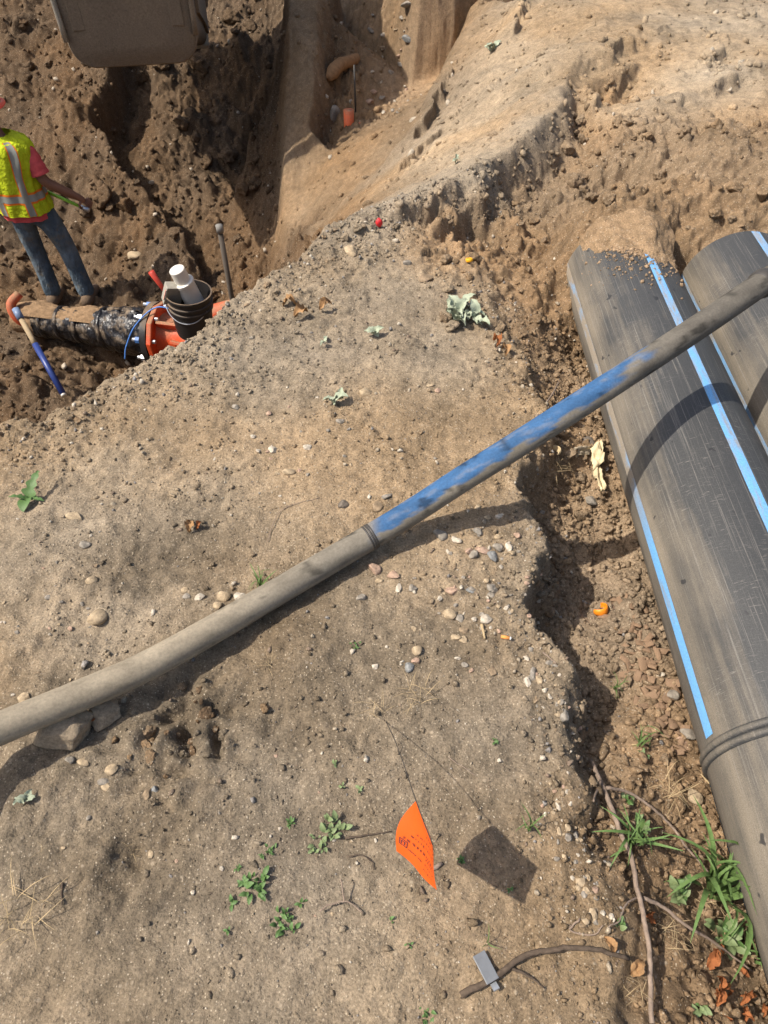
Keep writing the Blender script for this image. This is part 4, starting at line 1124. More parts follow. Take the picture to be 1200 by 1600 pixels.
# ------------------------------------------------------------------ stones that can be told apart
named = [  # px, py, long px, short px, heading (dx, dy), colour, round?, label
 (116, 808, 26, 12, (1, .1), 'tan', 1, 'flat tan stone right of the green leaf at the left edge'),
 (134, 853, 18, 14, (1, .4), 'grey', 1, 'rounded grey pebble on the open plateau left of the dark stain'),
 (144, 907, 16, 14, (1, -.4), 'tan', 1, 'small dusty stone above the round tan cobble on the left'),
 (154, 965, 27, 24, (1, -.7), 'tan', 1, 'round smooth tan cobble lying alone left of the slim pipe'),
 (40, 1093, 22, 18, (1, .1), 'tan', 0, 'pinkish tan stone touching the slim pipe near the left edge'),
 (351, 932, 19, 17, (1, .4), 'tan', 1, 'largest tan stone of the cluster above the slim pipe'),
 (374, 935, 20, 16, (1, .2), 'white', 0, 'pale stone next to the grass behind the slim pipe'),
 (341, 947, 13, 12, (1, .3), 'tan', 1, 'small tan stone below the cluster behind the slim pipe'),
 (313, 934, 16, 11, (1, -.7), 'white', 1, 'whitish oval pebble left of the cluster behind the slim pipe'),
 (292, 934, 13, 11, (1, .5), 'grey', 0, 'greyish stone beside the whitish oval pebble'),
 (288, 923, 14, 9, (1, .1), 'tan', 0, 'flat tan chip above the whitish oval pebble'),
 (605, 776, 20, 10, (1, -.5), 'grey', 0, 'flat grey stone just above the blue stretch of slim pipe'),
 (590, 793, 18, 16, (1, -.2), 'brown', 0, 'brown stone between blue pipe and flat grey stone'),
 (537, 790, 16, 17, (1, .4), 'dark', 0, 'dark lump standing up above the joint of the slim pipe'),
 (687, 838, 21, 17, (1, .5), 'grey', 1, 'grey brown cobble left of the white oval stone'),
 (712, 845, 24, 18, (1, .5), 'white', 1, 'white oval stone below the shadow of the slim pipe'),
 (746, 830, 16, 14, (1, .2), 'grey', 0, 'grey stone at the rim of the pipe shadow'),
 (754, 862, 24, 16, (1, .4), 'pink', 0, 'flat pink and white stone in the gravel patch'),
 (769, 871, 19, 16, (.4, 1), 'blue', 0, 'blue grey angular stone beside the pink one'),
 (777, 857, 15, 13, (1, .3), 'grey', 1, 'round grey pebble above the blue grey angular stone'),
 (795, 856, 14, 18, (1, .1), 'white', 0, 'pale rough stone at the right of the gravel patch'),
 (761, 810, 10, 8, (1, 0), 'tan', 1, 'little tan pebble at the end of the pipe shadow'),
 (779, 808, 14, 9, (1, -.3), 'white', 1, 'white pebble at the end of the pipe shadow'),
 (585, 890, 20, 16, (1, .5), 'pink', 1, 'pinkish stone just below the slim pipe'),
 (614, 898, 19, 16, (1, -.2), 'pink', 0, 'triangular pinkish stone below the slim pipe'),
 (593, 909, 11, 8, (1, 0), 'tan', 1, 'small cream pebble under the two pinkish stones'),
 (564, 935, 14, 11, (1, -.4), 'grey', 1, 'grey pebble alone on bare soil below the slim pipe'),
 (623, 920, 10, 16, (1, .1), 'white', 0, 'pale upright stone right of the triangular stone'),
 (645, 922, 16, 14, (1, .1), 'grey', 0, 'flat grey stone sunk in the soil next to the pale upright one'),
 (706, 925, 12, 20, (.5, -1), 'pink', 1, 'long reddish stone in the lower gravel patch'),
 (704, 960, 19, 17, (1, .3), 'tan', 1, 'round tan brown stone at the left of the lower gravel'),
 (718, 968, 11, 15, (1, .1), 'grey', 1, 'oval grey stone right of the round tan brown one'),
 (760, 968, 18, 15, (1, -.4), 'white', 1, 'pale rounded stone in the lower gravel'),
 (735, 922, 15, 12, (1, 0), 'blue', 0, 'slate grey stone casting a sharp shadow in the gravel'),
 (767, 920, 13, 14, (1, 0), 'grey', 1, 'light grey pebble in the middle of the gravel'),
 (713, 997, 16, 10, (1, .1), 'tan', 1, 'tan pebble, left of a touching pair below the gravel'),
 (723, 1000, 13, 10, (1, .1), 'tan', 1, 'tan pebble, right of a touching pair below the gravel'),
 (652, 1017, 14, 16, (1, .1), 'tan', 1, 'round dusty pebble on the bare soil in the middle'),
 (649, 1034, 12, 10, (1, -.3), 'pink', 1, 'small pinkish pebble under the round dusty one'),
 (640, 1044, 15, 17, (1, -.1), 'blue', 0, 'dark grey stone below the pinkish pebble'),
 (585, 1043, 9, 9, (1, 0), 'white', 1, 'tiny white pebble left of the dark grey stone'),
 (768, 1051, 17, 12, (1, .2), 'brown', 0, 'brown stone with a shadow below the cigarette end'),
 (843, 1064, 10, 17, (1, 0), 'tan', 1, 'cream egg shaped pebble near the ditch edge'),
 (823, 1068, 10, 21, (1, -.1), 'white', 0, 'white knobbly stone beside the cream egg shaped pebble'),
 (832, 1055, 11, 20, (1, .2), 'grey', 1, 'smooth grey stone between white knobbly and cream pebbles'),
 (880, 1120, 15, 16, (1, 0), 'grey', 1, 'rounded grey stone on the ditch lip'),
 (822, 1030, 12, 10, (1, 0), 'white', 0, 'whitish stone above the white knobbly one'),
 (176, 1204, 23, 17, (1, -.4), 'tan', 0, 'tan angular stone below the pipe shadow on the left'),
 (164, 1223, 20, 10, (1, .0), 'grey', 1, 'grey flat stone under the tan angular one'),
 (167, 1231, 16, 10, (1, .2), 'tan', 1, 'tan pebble below the grey flat stone'),
 (241, 1235, 12, 13, (1, 0), 'blue', 0, 'blue grey stone between two brown clods'),
 (230, 1243, 15, 18, (1, .2), 'brown', 0, 'brown stone touching the blue grey one'),
 (130, 1191, 18, 9, (1, .1), 'tan', 1, 'tan pebble at the lower rim of the pipe shadow'),
 (109, 1188, 13, 11, (1, .1), 'grey', 1, 'grey pebble inside the pipe shadow by the big rock'),
 (237, 1336, 9, 14, (1, 0), 'tan', 1, 'tan pebble right of the dark hollow'),
 (548, 396, 20, 27, (1, -.2), 'tan', 0, 'upright tan rock near the trench rim below the red scrap'),
 (570, 614, 20, 17, (1, -.2), 'tan', 0, 'pale tan flat stone in the middle of the plateau'),
 (425, 705, 17, 13, (1, .6), 'white', 0, 'white curved flake of stone on the upper plateau'),
 (452, 738, 18, 10, (1, 0), 'tan', 1, 'tan pebble below the white curved flake'),
 (479, 701, 12, 11, (1, 0), 'white', 1, 'white pebble right of the white curved flake'),
 (532, 660, 14, 9, (1, .1), 'grey', 1, 'grey pebble below the wilted leaf of the upper plateau'),
 (673, 603, 12, 7, (1, -.2), 'tan', 1, 'lone tan pebble on the upper plateau above the slim pipe'),
 (636, 412, 12, 11, (1, -.2), 'grey', 1, 'grey pebble near the trench rim, left of the yellow ring'),
 (665, 437, 24, 18, (1, 0), 'brown', 0, 'brown lump with a dark shadow near the yellow ring'),
 (212, 401, 22, 19, (1, 0), 'tan', 1, 'tan cobble on the trench slope right of the worker'),
 (905, 1378, 18, 15, (1, .5), 'tan', 0, 'cream stone in the pebble strip, above another cream stone'),
 (926, 1430, 15, 19, (1, .1), 'tan', 0, 'lower cream stone in the pebble strip near the twig'),
 (915, 1392, 11, 9, (1, 0), 'tan', 1, 'tan pebble under the upper cream stone'),
 (873, 1300, 8, 14, (1, 0), 'tan', 0, 'cream chip at the head of the pebble strip'),
 (887, 1295, 9, 12, (1, 0), 'tan', 1, 'tan pebble right of the cream chip'),
 (1065, 1160, 22, 15, (1, .2), 'pink', 0, 'pink stone under the big pipe'),
 (1072, 1148, 26, 18, (1, .1), 'grey', 1, 'smooth grey stone touching the pink one by the big pipe'),
 (1083, 1246, 22, 22, (1, -.4), 'tan', 1, 'pair making round tan stone beside the fusion joint'),
 (1032, 1055, 15, 14, (1, .1), 'white', 1, 'whitish pebble among the wood chips'),
 (1049, 1087, 20, 15, (1, .1), 'grey', 1, 'grey pebble low in the wood chips by the pipe'),
 (922, 785, 20, 15, (1, .1), 'grey', 1, 'grey brown stone in the ditch below the torn sheet'),
 (890, 711, 26, 20, (1, .1), 'brown', 0, 'brown lump in the ditch beside the torn sheet'),
 (917, 690, 30, 22, (1, .1), 'dark', 0, 'dark clod against the big pipe above the torn sheet'),
 (956, 951, 8, 10, (1, 0), 'pink', 1, 'small reddish pebble right of the orange peel'),
 (637, 12, 22, 15, (1, -.2), 'grey', 0, 'grey stone at the top of the recess'),
 (637, 62, 16, 12, (1, .1), 'blue', 1, 'blue grey stone in the pebbly recess soil'),
]
for (px, py, a, b, hd, colr, rnd, lab) in named:
    p = hit(px, py)
    L_, S_ = metres(a, p), metres(b, p)
    dims = (L_ * 1.1, S_ * 1.2, min(L_, S_) * (.75 if rnd else .7))
    me = (ROUND if rnd else SHARP)[colr][random.randrange(3)]
    tag(place_stone('stone', me, p, dims, image_dir(p, *hd), .38, .2), lab, 'stone', 'stones one can tell apart')
# the big rock half under the slim pipe
V, F = lump(ICO3, 9, .25, 16)
V = V + .035 * np.sin(V[:, [1, 2, 0]] * 11) * np.sin(V * 7)
me = mesh_np('rock', V, F, False); colour_attr(me, np.tile(np.array([.27, .215, .15]), (len(V), 1))); me.materials.append(M_ROCK)
p = hit(108, 1150)
tag(place_stone('rock', me, p, (.155, .10, .11), .3, .3, .1), 'big angular rock half in the shadow under the slim pipe', 'rock')
p = hit(170, 1118)
o = tag(place_stone('rock', me, p, (.10, .075, .06), 1.2, .35, .1), 'smaller angular rock behind the dead leaf under the slim pipe', 'rock')

# pebbles that nothing tells apart, by patch
def scatter(n, sampler, name, meshes, smin, smax, label, cat, group, sink=.42, power=2.2, flat=.7):
    made = []
    for k in range(n):
        px, py = sampler()
        made.append((py, px))
    mid = sorted(m_[0] for m_ in made)[n // 2]; midx = sorted(m_[1] for m_ in made)[n // 2]
    for py, px in made:
        p = hit(px, py)
        s_ = metres(smin + (smax - smin) * random.random() ** power, p)
        key = random.choice(list(meshes))
        me = random.choice(meshes[key])
        word = {'x': 'angular grey', 'y': 'angular tan', 'z': 'angular whitish', 'white': 'whitish', 'pink': 'reddish'}.get(key, key)
        where = ('far' if py < mid else 'near') + (' left' if px < midx else ' right')
        tag(place_stone(name, me, p, (s_ * random.uniform(.9, 1.3), s_ * random.uniform(.75, 1.05), s_ * flat * random.uniform(.7, 1.1)), random.uniform(0, 6.3), sink, .4), 'small %s pebble %s, %s quarter' % (word, label, where), cat, group)
G = random.gauss
peb = {k: ROUND[k] for k in ('grey', 'tan', 'white', 'brown', 'grey', 'pink')}; peb2 = {**peb, 'x': SHARP['grey'], 'y': SHARP['tan'], 'z': SHARP['white']}
scatter(85, lambda: (min(845, G(765, 48)), G(915, 58)), 'pebble', peb2, 6, 14, 'in the gravel patch between slim pipe and ditch', 'pebble', 'pebbles of the gravel patch')
def strip():
    k = random.random()
    py = 1010 + k * 470
    return np.interp(py, [1010, 1100, 1200, 1300, 1400, 1480], [850, 865, 880, 885, 915, 935]) + G(0, 17), py
scatter(85, strip, 'pebble', peb2, 6, 13, 'in the strip along the ditch lip', 'pebble', 'pebbles along the ditch lip')
scatter(28, lambda: (G(440, 45), G(700, 35)), 'pebble', peb2, 5, 11, 'on the upper plateau near the trench rim', 'pebble', 'pebbles of the upper plateau')
scatter(30, lambda: (G(70, 55), G(960, 70)), 'pebble', peb2, 5, 10, 'in the pale gritty patch at the left edge', 'pebble', 'pebbles of the gritty patch')
scatter(30, lambda: (random.uniform(575, 640), random.uniform(20, 180)), 'pebble', peb2, 5, 12, 'on the sunny recess slope', 'pebble', 'pebbles of the recess slope')
scatter(18, lambda: (random.uniform(50, 560), random.uniform(1170, 1480)), 'pebble', peb2, 4, 9, 'strewn over the near plateau', 'pebble', 'pebbles of the near plateau')
scatter(18, lambda: (random.uniform(300, 760), random.uniform(430, 740)), 'pebble', peb2, 5, 10, 'strewn over the far plateau', 'pebble', 'pebbles of the far plateau')
# soil clods
CLODM = []
for k in range(8):
    V, F = lump(ICO3, 400 + k, .42, 5)
    for fq, am in ((5, .09), (10, .06), (19, .045), (33, .03)):
        V = V * (1 + am * np.sin(V[:, 0] * fq + k) * np.sin(V[:, 1] * fq * 1.1 + 2 * k) + am * np.cos(V[:, 2] * fq * .9 - k) * np.sin(V[:, 0] * fq * 1.3))[:, None]
    me = mesh_np('soil_clod', V, F, False); CLODM.append((me, V))
def clod(p, s_, name='soil_clod', sink=.35):
    base_me, V = random.choice(CLODM)
    col_ = soil_at(p[0], p[1])
    key = (base_me.name, tuple(np.round(col_ * 12).astype(int)))
    if key not in clod.cache:
        me = base_me.copy(); colour_attr(me, np.tile(np.round(col_ * 12) / 12 if False else col_, (len(V), 1)) * (1 + .12 * np.sin(V @ np.array([4, 3, 5.]))[:, None])); me.materials.append(M_SOIL); clod.cache[key] = me
    return place_stone(name, clod.cache[key], p, (s_ * random.uniform(.9, 1.3), s_ * random.uniform(.8, 1.1), s_ * random.uniform(.6, .9)), random.uniform(0, 6.3), sink, .5)
clod.cache = {}
def clods_at(n, sampler, smin, smax, label, group, power=2.0, ok=None):
    got = []
    while len(got) < n:
        px, py = sampler(); p = hit(px, py)
        if ok and not ok(p): continue
        got.append((px, py, p, metres(smin + (smax - smin) * random.random() ** power, p)))
    mx = sorted(g_[0] for g_ in got)[n // 2]; my = sorted(g_[1] for g_ in got)[n // 2]; ms_ = sorted(g_[3] for g_ in got)[int(n * .75)]
    for px, py, p, s_ in got:
        tag(clod(p, s_), '%s %s, %s %s quarter' % ('large' if s_ > ms_ else 'small', label, 'far' if py < my else 'near', 'left' if px < mx else 'right'), 'soil clod', group)
RU = random.uniform
clods_at(72, lambda: (RU(-20, 440), RU(-10, 470)), 10, 34, 'brown soil clod on the back slope of the trench', 'clods on the back slope', ok=lambda p: p[2] < -.6)
clods_at(32, lambda: (RU(880, 1200), RU(190, 370)), 9, 26, 'soil clod on the loose bank behind the big pipes', 'clods behind the big pipes')
clods_at(26, lambda: (RU(690, 880), RU(300, 520)), 8, 22, 'brown soil clod on the slope left of the big pipe end', 'clods left of the big pipe end')
clods_at(30, lambda: (RU(870, 1010), RU(620, 900)), 9, 24, 'grey brown soil clod in the deep ditch', 'clods in the deep ditch')
clods_at(26, lambda: (RU(950, 1130), RU(900, 1380)), 8, 20, 'dry soil clod in the shallow ditch by the pipe', 'clods in the shallow ditch')
def rim():
    k = random.random() * (len(crest) - 12) ; i = random.randint(2, 12); a, b = crest[i], crest[i + 1]; u_ = random.random()
    return a[0] + (b[0] - a[0]) * u_ + G(8, 14), a[1] + (b[1] - a[1]) * u_ + abs(G(8, 16))
clods_at(40, rim, 6, 14, 'crumbly soil clod along the trench rim', 'clods along the trench rim')
clods_at(28, lambda: (G(290, 60), G(1150, 30)), 7, 20, 'trodden soil clod below the slim pipe', 'trodden clods')
clods_at(16, lambda: (RU(0, 180), RU(540, 650)), 8, 20, 'brown soil clod on the trench floor below the blue bar', 'clods on the trench floor', ok=lambda p: p[2] < -.6)
clods_at(22, lambda: (G(860, 12) , RU(800, 1010)), 7, 16, 'gritty soil clod on the crumbling ditch brow', 'clods on the ditch brow')

# ------------------------------------------------------------------ uncountable crumbs and grit
OCTA = (np.array([(1, 0, 0), (-1, 0, 0), (0, 1, 0), (0, -1, 0), (0, 0, 1), (0, 0, -1)], float), np.array([(0, 2, 4), (2, 1, 4), (1, 3, 4), (3, 0, 4), (2, 0, 5), (1, 2, 5), (3, 1, 5), (0, 3, 5)]))
def crumbs(name, n, gen, label, shape=ICO0):
    V0, F0 = shape; nv_ = len(V0)
    P, S_, Cc = gen(n)
    n = len(P)
    r = np.random.default_rng(77)
    q = r.normal(size=(n, 4)); q /= np.linalg.norm(q, axis=1)[:, None]
    w_, x_, y_, z_ = q.T
    Rm = np.stack([1 - 2 * (y_ ** 2 + z_ ** 2), 2 * (x_ * y_ - z_ * w_), 2 * (x_ * z_ + y_ * w_), 2 * (x_ * y_ + z_ * w_), 1 - 2 * (x_ ** 2 + z_ ** 2), 2 * (y_ * z_ - x_ * w_), 2 * (x_ * z_ - y_ * w_), 2 * (y_ * z_ + x_ * w_), 1 - 2 * (x_ ** 2 + y_ ** 2)], -1).reshape(n, 3, 3)
    sc = np.stack([r.uniform(.8, 1.3, n), r.uniform(.6, 1, n), r.uniform(.6, .95, n)], -1)
    VV = V0[None] * (1 + .32 * r.normal(size=(n, nv_, 1))) * sc[:, None, :]
    VV = np.einsum('nij,nkj->nki', Rm, VV) * S_[:, None, None] + P[:, None, :]
    FF = F0[None] + (np.arange(n) * nv_)[:, None, None]
    me = mesh_np(name, VV.reshape(-1, 3), FF.reshape(-1, 3), False)
    colour_attr(me, np.repeat(Cc, nv_, axis=0))
    return tag(link(name, me, M_SOIL), label, kind='stuff')
def near_crumbs(n, seed=21, lo=.0022, span=.0062, pw=3.0, bias=.75, flat=.10):
    r = np.random.default_rng(seed)
    x = r.uniform(-1.35, .95, n * 3); y = r.uniform(.02, 3.2, n * 3)
    i = np.clip(np.searchsorted(ax, x), 0, len(ax) - 1); j = np.clip(np.searchsorted(ay, y), 0, len(ay) - 1)
    keep = (r.random(n * 3) < flat + bias * crumb[j, i] ** 1.5) & (np.abs(x) < .32 + .55 * y)
    x, y = x[keep][:n], y[keep][:n]
    s_ = lo + span * r.random(len(x)) ** pw
    z = H(x, y) + s_ * .35
    c_ = soil_at(x, y) * r.uniform(.75, 1.25, (len(x), 1))
    pal = np.array([(.36, .30, .22), (.25, .23, .21), (.50, .44, .35), (.20, .15, .11)])
    k = r.random(len(x)) < .22
    c_[k] = pal[r.integers(0, 4, k.sum())]
    return np.stack([x, y, z], -1), s_, c_
crumbs('soil_crumbs', 11000, near_crumbs, 'soil crumbs lying over the plateau')
crumbs('grit', 30000, lambda n: near_crumbs(n, 27, .0009, .0022, 2.0, .45, .4), 'fine grit lying over the plateau', OCTA)
def far_crumbs(n):
    r = np.random.default_rng(22)
    x = r.uniform(-4.2, 3.0, n * 4); y = r.uniform(2.2, 9.5, n * 4)
    rr = rough_at(x, y)
    keep = (r.random(n * 4) < np.clip(rr - .2, 0, 1)) & (x < .62 * y + .3)
    x, y = x[keep][:n], y[keep][:n]
    s_ = (.004 + .028 * r.random(len(x)) ** 4) * np.where(y < 3.4, .5, 1)
    z = H(x, y) + s_ * .05
    c_ = soil_at(x, y) * r.uniform(.8, 1.3, (len(x), 1))
    k = r.random(len(x)) < .05
    c_[k] = np.array([.42, .36, .28])
    return np.stack([x, y, z], -1), s_, c_
crumbs('loose_soil', 13000, far_crumbs, 'loose soil crumbs on the trench slopes and banks')
def ridge_crumbs(n):
    r = np.random.default_rng(25)
    P_ = np.array([W(*q)[:2] for q in ((600, 350, .03), (700, 300, .05), (760, 262, .07), (825, 212, .09), (872, 172, .11), (895, 120, .1), (1000, 80, .06), (1180, 120, .08))])
    k = r.random(n) * (len(P_) - 1.001); i = k.astype(int); f = (k - i)[:, None]
    q = P_[i] * (1 - f) + P_[i + 1] * f + np.stack([np.abs(r.normal(.05, .09, n)), r.normal(-.03, .07, n)], -1)
    s_ = .003 + .02 * r.random(n) ** 4
    z = H(q[:, 0], q[:, 1]) + s_ * .05
    return np.stack([q[:, 0], q[:, 1], z], -1), s_, soil_at(q[:, 0], q[:, 1]) * r.uniform(.8, 1.25, (n, 1))
crumbs('ridge_rubble', 600, ridge_crumbs, 'crumbled soil along the broken ridge above the pipe ends')
def slab_crumbs(n):
    r = np.random.default_rng(26)
    x = r.uniform(.2, 3.2, n); y = r.uniform(3.0, 6.5, n)
    s_ = .003 + .013 * r.random(n) ** 5
    return np.stack([x, y, H(x, y) + s_ * .1], -1), s_, soil_at(x, y) * r.uniform(.8, 1.25, (n, 1))
crumbs('sand_crumbs', 3000, slab_crumbs, 'loose crumbs on the trampled sand at the upper right', OCTA)
def ditch_crumbs(n):
    r = np.random.default_rng(23)
    y = r.uniform(.1, 2.3, n * 3); x = r.uniform(.3, .82, n * 3)
    keep = H(x, y) < -.05
    x, y = x[keep][:n], y[keep][:n]
    s_ = .002 + .011 * r.random(len(x)) ** 3
    z = H(x, y) + s_ * .3
    c_ = soil_at(x, y) * r.uniform(.75, 1.3, (len(x), 1))
    return np.stack([x, y, z], -1), s_, c_
crumbs('ditch_soil', 4500, ditch_crumbs, 'loose crumbs of soil on the ditch floor')
# soil spilled on the far end of the big pipe
def spill(n):
    r = np.random.default_rng(24)
    a = r.normal(.0, .36, n); y = 2.48 - np.abs(r.normal(0, .12, n))
    x = .92 + PR * np.sin(a); z = -.048 + PR * np.cos(a)
    s_ = .0015 + .007 * r.random(n) ** 4
    return np.stack([x, y, z + s_ * .2], -1), s_, np.array([.27, .19, .12]) * r.uniform(.8, 1.3, (n, 1))
A_, Y_ = np.meshgrid(np.linspace(-.95, .8, 60), np.linspace(2.12, 2.56, 40))
th = .06 * sstep(2.26, 2.62, Y_ + .10 * fbm(A_ * .35, Y_, .16, 4, 300) + .07 * A_ - .12 * (A_ - .05) ** 2) + .008 * fbm(A_ * .2, Y_, .03, 3, 303) - .007
rr_s = PR + th
sV = np.stack([.92 + rr_s * np.sin(A_), Y_, -.048 + rr_s * np.cos(A_)], -1).reshape(-1, 3)
si = np.arange(2400).reshape(40, 60)
sme = mesh_np('spilled_soil', sV, np.stack([si[:-1, :-1], si[:-1, 1:], si[1:, 1:], si[1:, :-1]], -1).reshape(-1, 4))
colour_attr(sme, np.array([.26, .178, .105]) * (1 + .25 * fbm(A_ * .2, Y_, .06, 3, 305).reshape(-1, 1)))
tag(link('spilled_soil', sme, M_SOIL), 'brown soil heaped over the end of the big pipe', kind='stuff')
crumbs('spilled_crumbs', 1500, spill, 'brown soil spilled over the end of the big pipe')

# ------------------------------------------------------------------ plants
def leaf_mesh(name, L_, Wd, mat, curl=.2, fold=.25, crumple=0, seed=0, nl=6, nw=4, shape='oval'):
    r = np.random.default_rng(seed)
    V = []; F = []
    for i in range(nl + 1):
        u_ = i / nl
        hw = Wd / 2 * (math.sin(math.pi * min(1, u_ * .92 + .06)) ** .7 if shape == 'oval' else (1 - u_) ** .55 * (.55 + .45 * min(1, u_ * 6)))
        if shape == 'lobed': hw = Wd / 2 * (.35 + .65 * abs(math.sin(u_ * 3.2 * math.pi))) * (1 - u_ * .75)
        for j in range(nw + 1):
            v_ = j / nw * 2 - 1
            z_ = L_ * (curl * math.sin(u_ * 1.9) - curl * .9 * u_ * u_) + fold * hw * abs(v_) + crumple * L_ * r.normal() * .18
            V.append((v_ * hw + crumple * L_ * r.normal() * .08, u_ * L_, z_))
    for i in range(nl):
        for j in range(nw): F.append((i * (nw + 1) + j, i * (nw + 1) + j + 1, (i + 1) * (nw + 1) + j + 1, (i + 1) * (nw + 1) + j))
    me = mesh_np(name, V, F, True); me.materials.append(mat); return me
LEAF = [leaf_mesh('leaf', 1, .5, M_LEAF, .25, .3, .02, k) for k in range(3)]
LEAFP = [leaf_mesh('leaf', 1, .58, M_LEAF2, .25, .3, .02, k + 5) for k in range(3)]
LOBED = [leaf_mesh('leaf', 1, .55, M_LEAF, .2, .3, .05, 9, 14, 4, 'lobed')]
WILT = [leaf_mesh('leaf', 1, .62, M_WILT, .35, .6, .35, 20 + k, 7, 5) for k in range(5)]
DEADM = [leaf_mesh('dead_leaf', 1, .6, M_DEAD, .7, 1.1, .55, 30 + k, 9, 5) for k in range(4)]
DEADO = [leaf_mesh('dead_leaf', 1, .5, M_ORANGELEAF, .8, 1.2, .55, 40 + k, 9, 5) for k in range(4)]
BLADE = [leaf_mesh('blade', 1, .055, M_GRASS, c_, .5, 0, 50 + k, 8, 2, 'blade') for k, c_ in enumerate((.25, .5, .8))]
STRAWM = [leaf_mesh('straw', 1, .022, M_STRAW, c_, .5, .02, 60 + k, 7, 1, 'blade') for k, c_ in enumerate((.1, .3, .5))]
def sprout(name, p, label, cat, pool, n, L_, tilt=(.15, .7), spread=.1, group=None, part='leaf', wid=1.0, heading=None, fan=math.pi):
    t_ = thing(name, p, label, cat, group)
    for k in range(n):
        o = bpy.data.objects.new(part, random.choice(pool)); COL.objects.link(o); o.parent = t_
        a = (2 * math.pi * k / n + random.uniform(-.4, .4)) if heading is None else heading + random.uniform(-fan, fan)
        s_ = L_ * random.uniform(.6, 1.15)
        o.scale = (s_ * wid, s_, s_)
        o.rotation_euler = (random.uniform(*tilt), random.uniform(-.4, .4), a)
        o.location = (random.uniform(-spread, spread) * L_, random.uniform(-spread, spread) * L_, random.uniform(0, .25) * L_)
    return t_
weeds = [(455, 1288, 24, 5, 'low weed with five leaves, uppermost of the plateau weeds'), (524, 1297, 44, 12, 'dusty weed sprawling left of the orange flag'), (500, 1322, 34, 8, 'pale weed just below the dusty sprawling one'),
         (425, 1328, 22, 6, 'small weed between the two largest weed patches'), (409, 1339, 18, 5, 'small weed touching the leafy seedlings on the left'), (373, 1357, 20, 4, 'tiny two leaved weed above the bright green clump'),
         (396, 1384, 50, 12, 'bright green weed clump, leafiest of the plateau'), (361, 1411, 22, 2, 'weed with one broad leaf at the left of the clumps'), (447, 1442, 40, 10, 'green weed nearest the bottom, with upright leaves'),
         (472, 1413, 16, 2, 'seedling with one round leaf above the bottom weed'), (356, 1455, 14, 2, 'lone blue green seedling at the lower left'), (612, 1438, 15, 2, 'single leaf seedling below the orange flag'),
         (533, 1229, 13, 2, 'upper seedling with an oval leaf above the flag'), (563, 1236, 13, 3, 'lower seedling next to the oval leaf above the flag'), (557, 1012, 18, 6, 'little green rosette alone in the middle of the plateau'),
         (720, 1346, 26, 5, 'green sprout at the corner of the flag shadow'), (797, 1390, 18, 4, 'green sprout inside the flag shadow'), (774, 1161, 13, 3, 'tiny green sprout near the ditch lip'), (448, 897, 14, 4, 'small weed tip behind the slim pipe'),
         (524, 1195, 12, 3, 'tiny grey green seedling above the oval leaves'), (640, 1478, 12, 3, 'tiny sprout at the bottom below the flag'), (665, 1590, 30, 6, 'weed at the very bottom of the photo')]
for (px, py, s_, n_, lab) in weeds:
    p = hit(px, py)
    sprout('weed', p, lab, 'weed', LEAFP if ('pale' in lab or 'oval' in lab or 'dusty' in lab) else LEAF, int(n_ * 2.2), metres(s_ * (.33 if n_ > 3 else .6), p), (.05, .95), 1.1 if n_ > 5 else .35, 'weeds on the plateau')
for (px, py, s_, n_, lab) in [(1003, 1181, 22, 6, 'clover like weed below the thin grass in the ditch'), (980, 1251, 32, 8, 'rounded rosette weed beside the twig fork'), (967, 1447, 34, 5, 'young bright weed left of the twig near the bottom'),
                              (1060, 1395, 60, 14, 'leafy weed at the foot of the tall grass'), (1130, 1466, 60, 14, 'fleshy rosette weed beside the big pipe'), (1090, 1580, 40, 6, 'weed at the bottom beside the orange dead leaves'), (1000, 1290, 44, 9, 'leafy weed among the middle grass')]:
    p = hit(px, py)
    sprout('weed', p, lab, 'weed', LEAF + LEAFP, int(n_ * 1.5), metres(s_ * .4, p), (.2, 1.0), .55, 'weeds in the ditch')
for (px, py, s_, n_, lab, hd) in [(823, 1298, 75, 6, 'small grass tuft above the flag shadow', None), (408, 925, 55, 16, 'green grass tuft sprouting behind the slim pipe', None), (960, 1078, 36, 12, 'thin grass tuft in the ditch, upper one', None),
                                  (997, 1166, 62, 8, 'thin grass tuft in the ditch with long blades', None), (985, 1315, 100, 20, 'grass tuft crossed by the twig', None), (1110, 1395, 165, 30, 'tall grass clump against the big pipe', 0.0),
                                  (1165, 1440, 150, 16, 'grass clump in the shade under the big pipe', None), (762, 1476, 45, 3, 'few grass blades at the bottom edge', None), (1185, 1500, 90, 12, 'grass clump at the bottom under the pipe', None), (541, 762, 1, 0, '', None)]:
    if not n_: continue
    p = hit(px, py)
    sprout('grass_tuft', p, lab, 'grass tuft', BLADE, n_, metres(s_ * .75, p), (.25, 1.25), .1, 'grass tufts', 'blade', random.uniform(.9, 1.2) * (1.2 if s_ < 60 else 1.35))
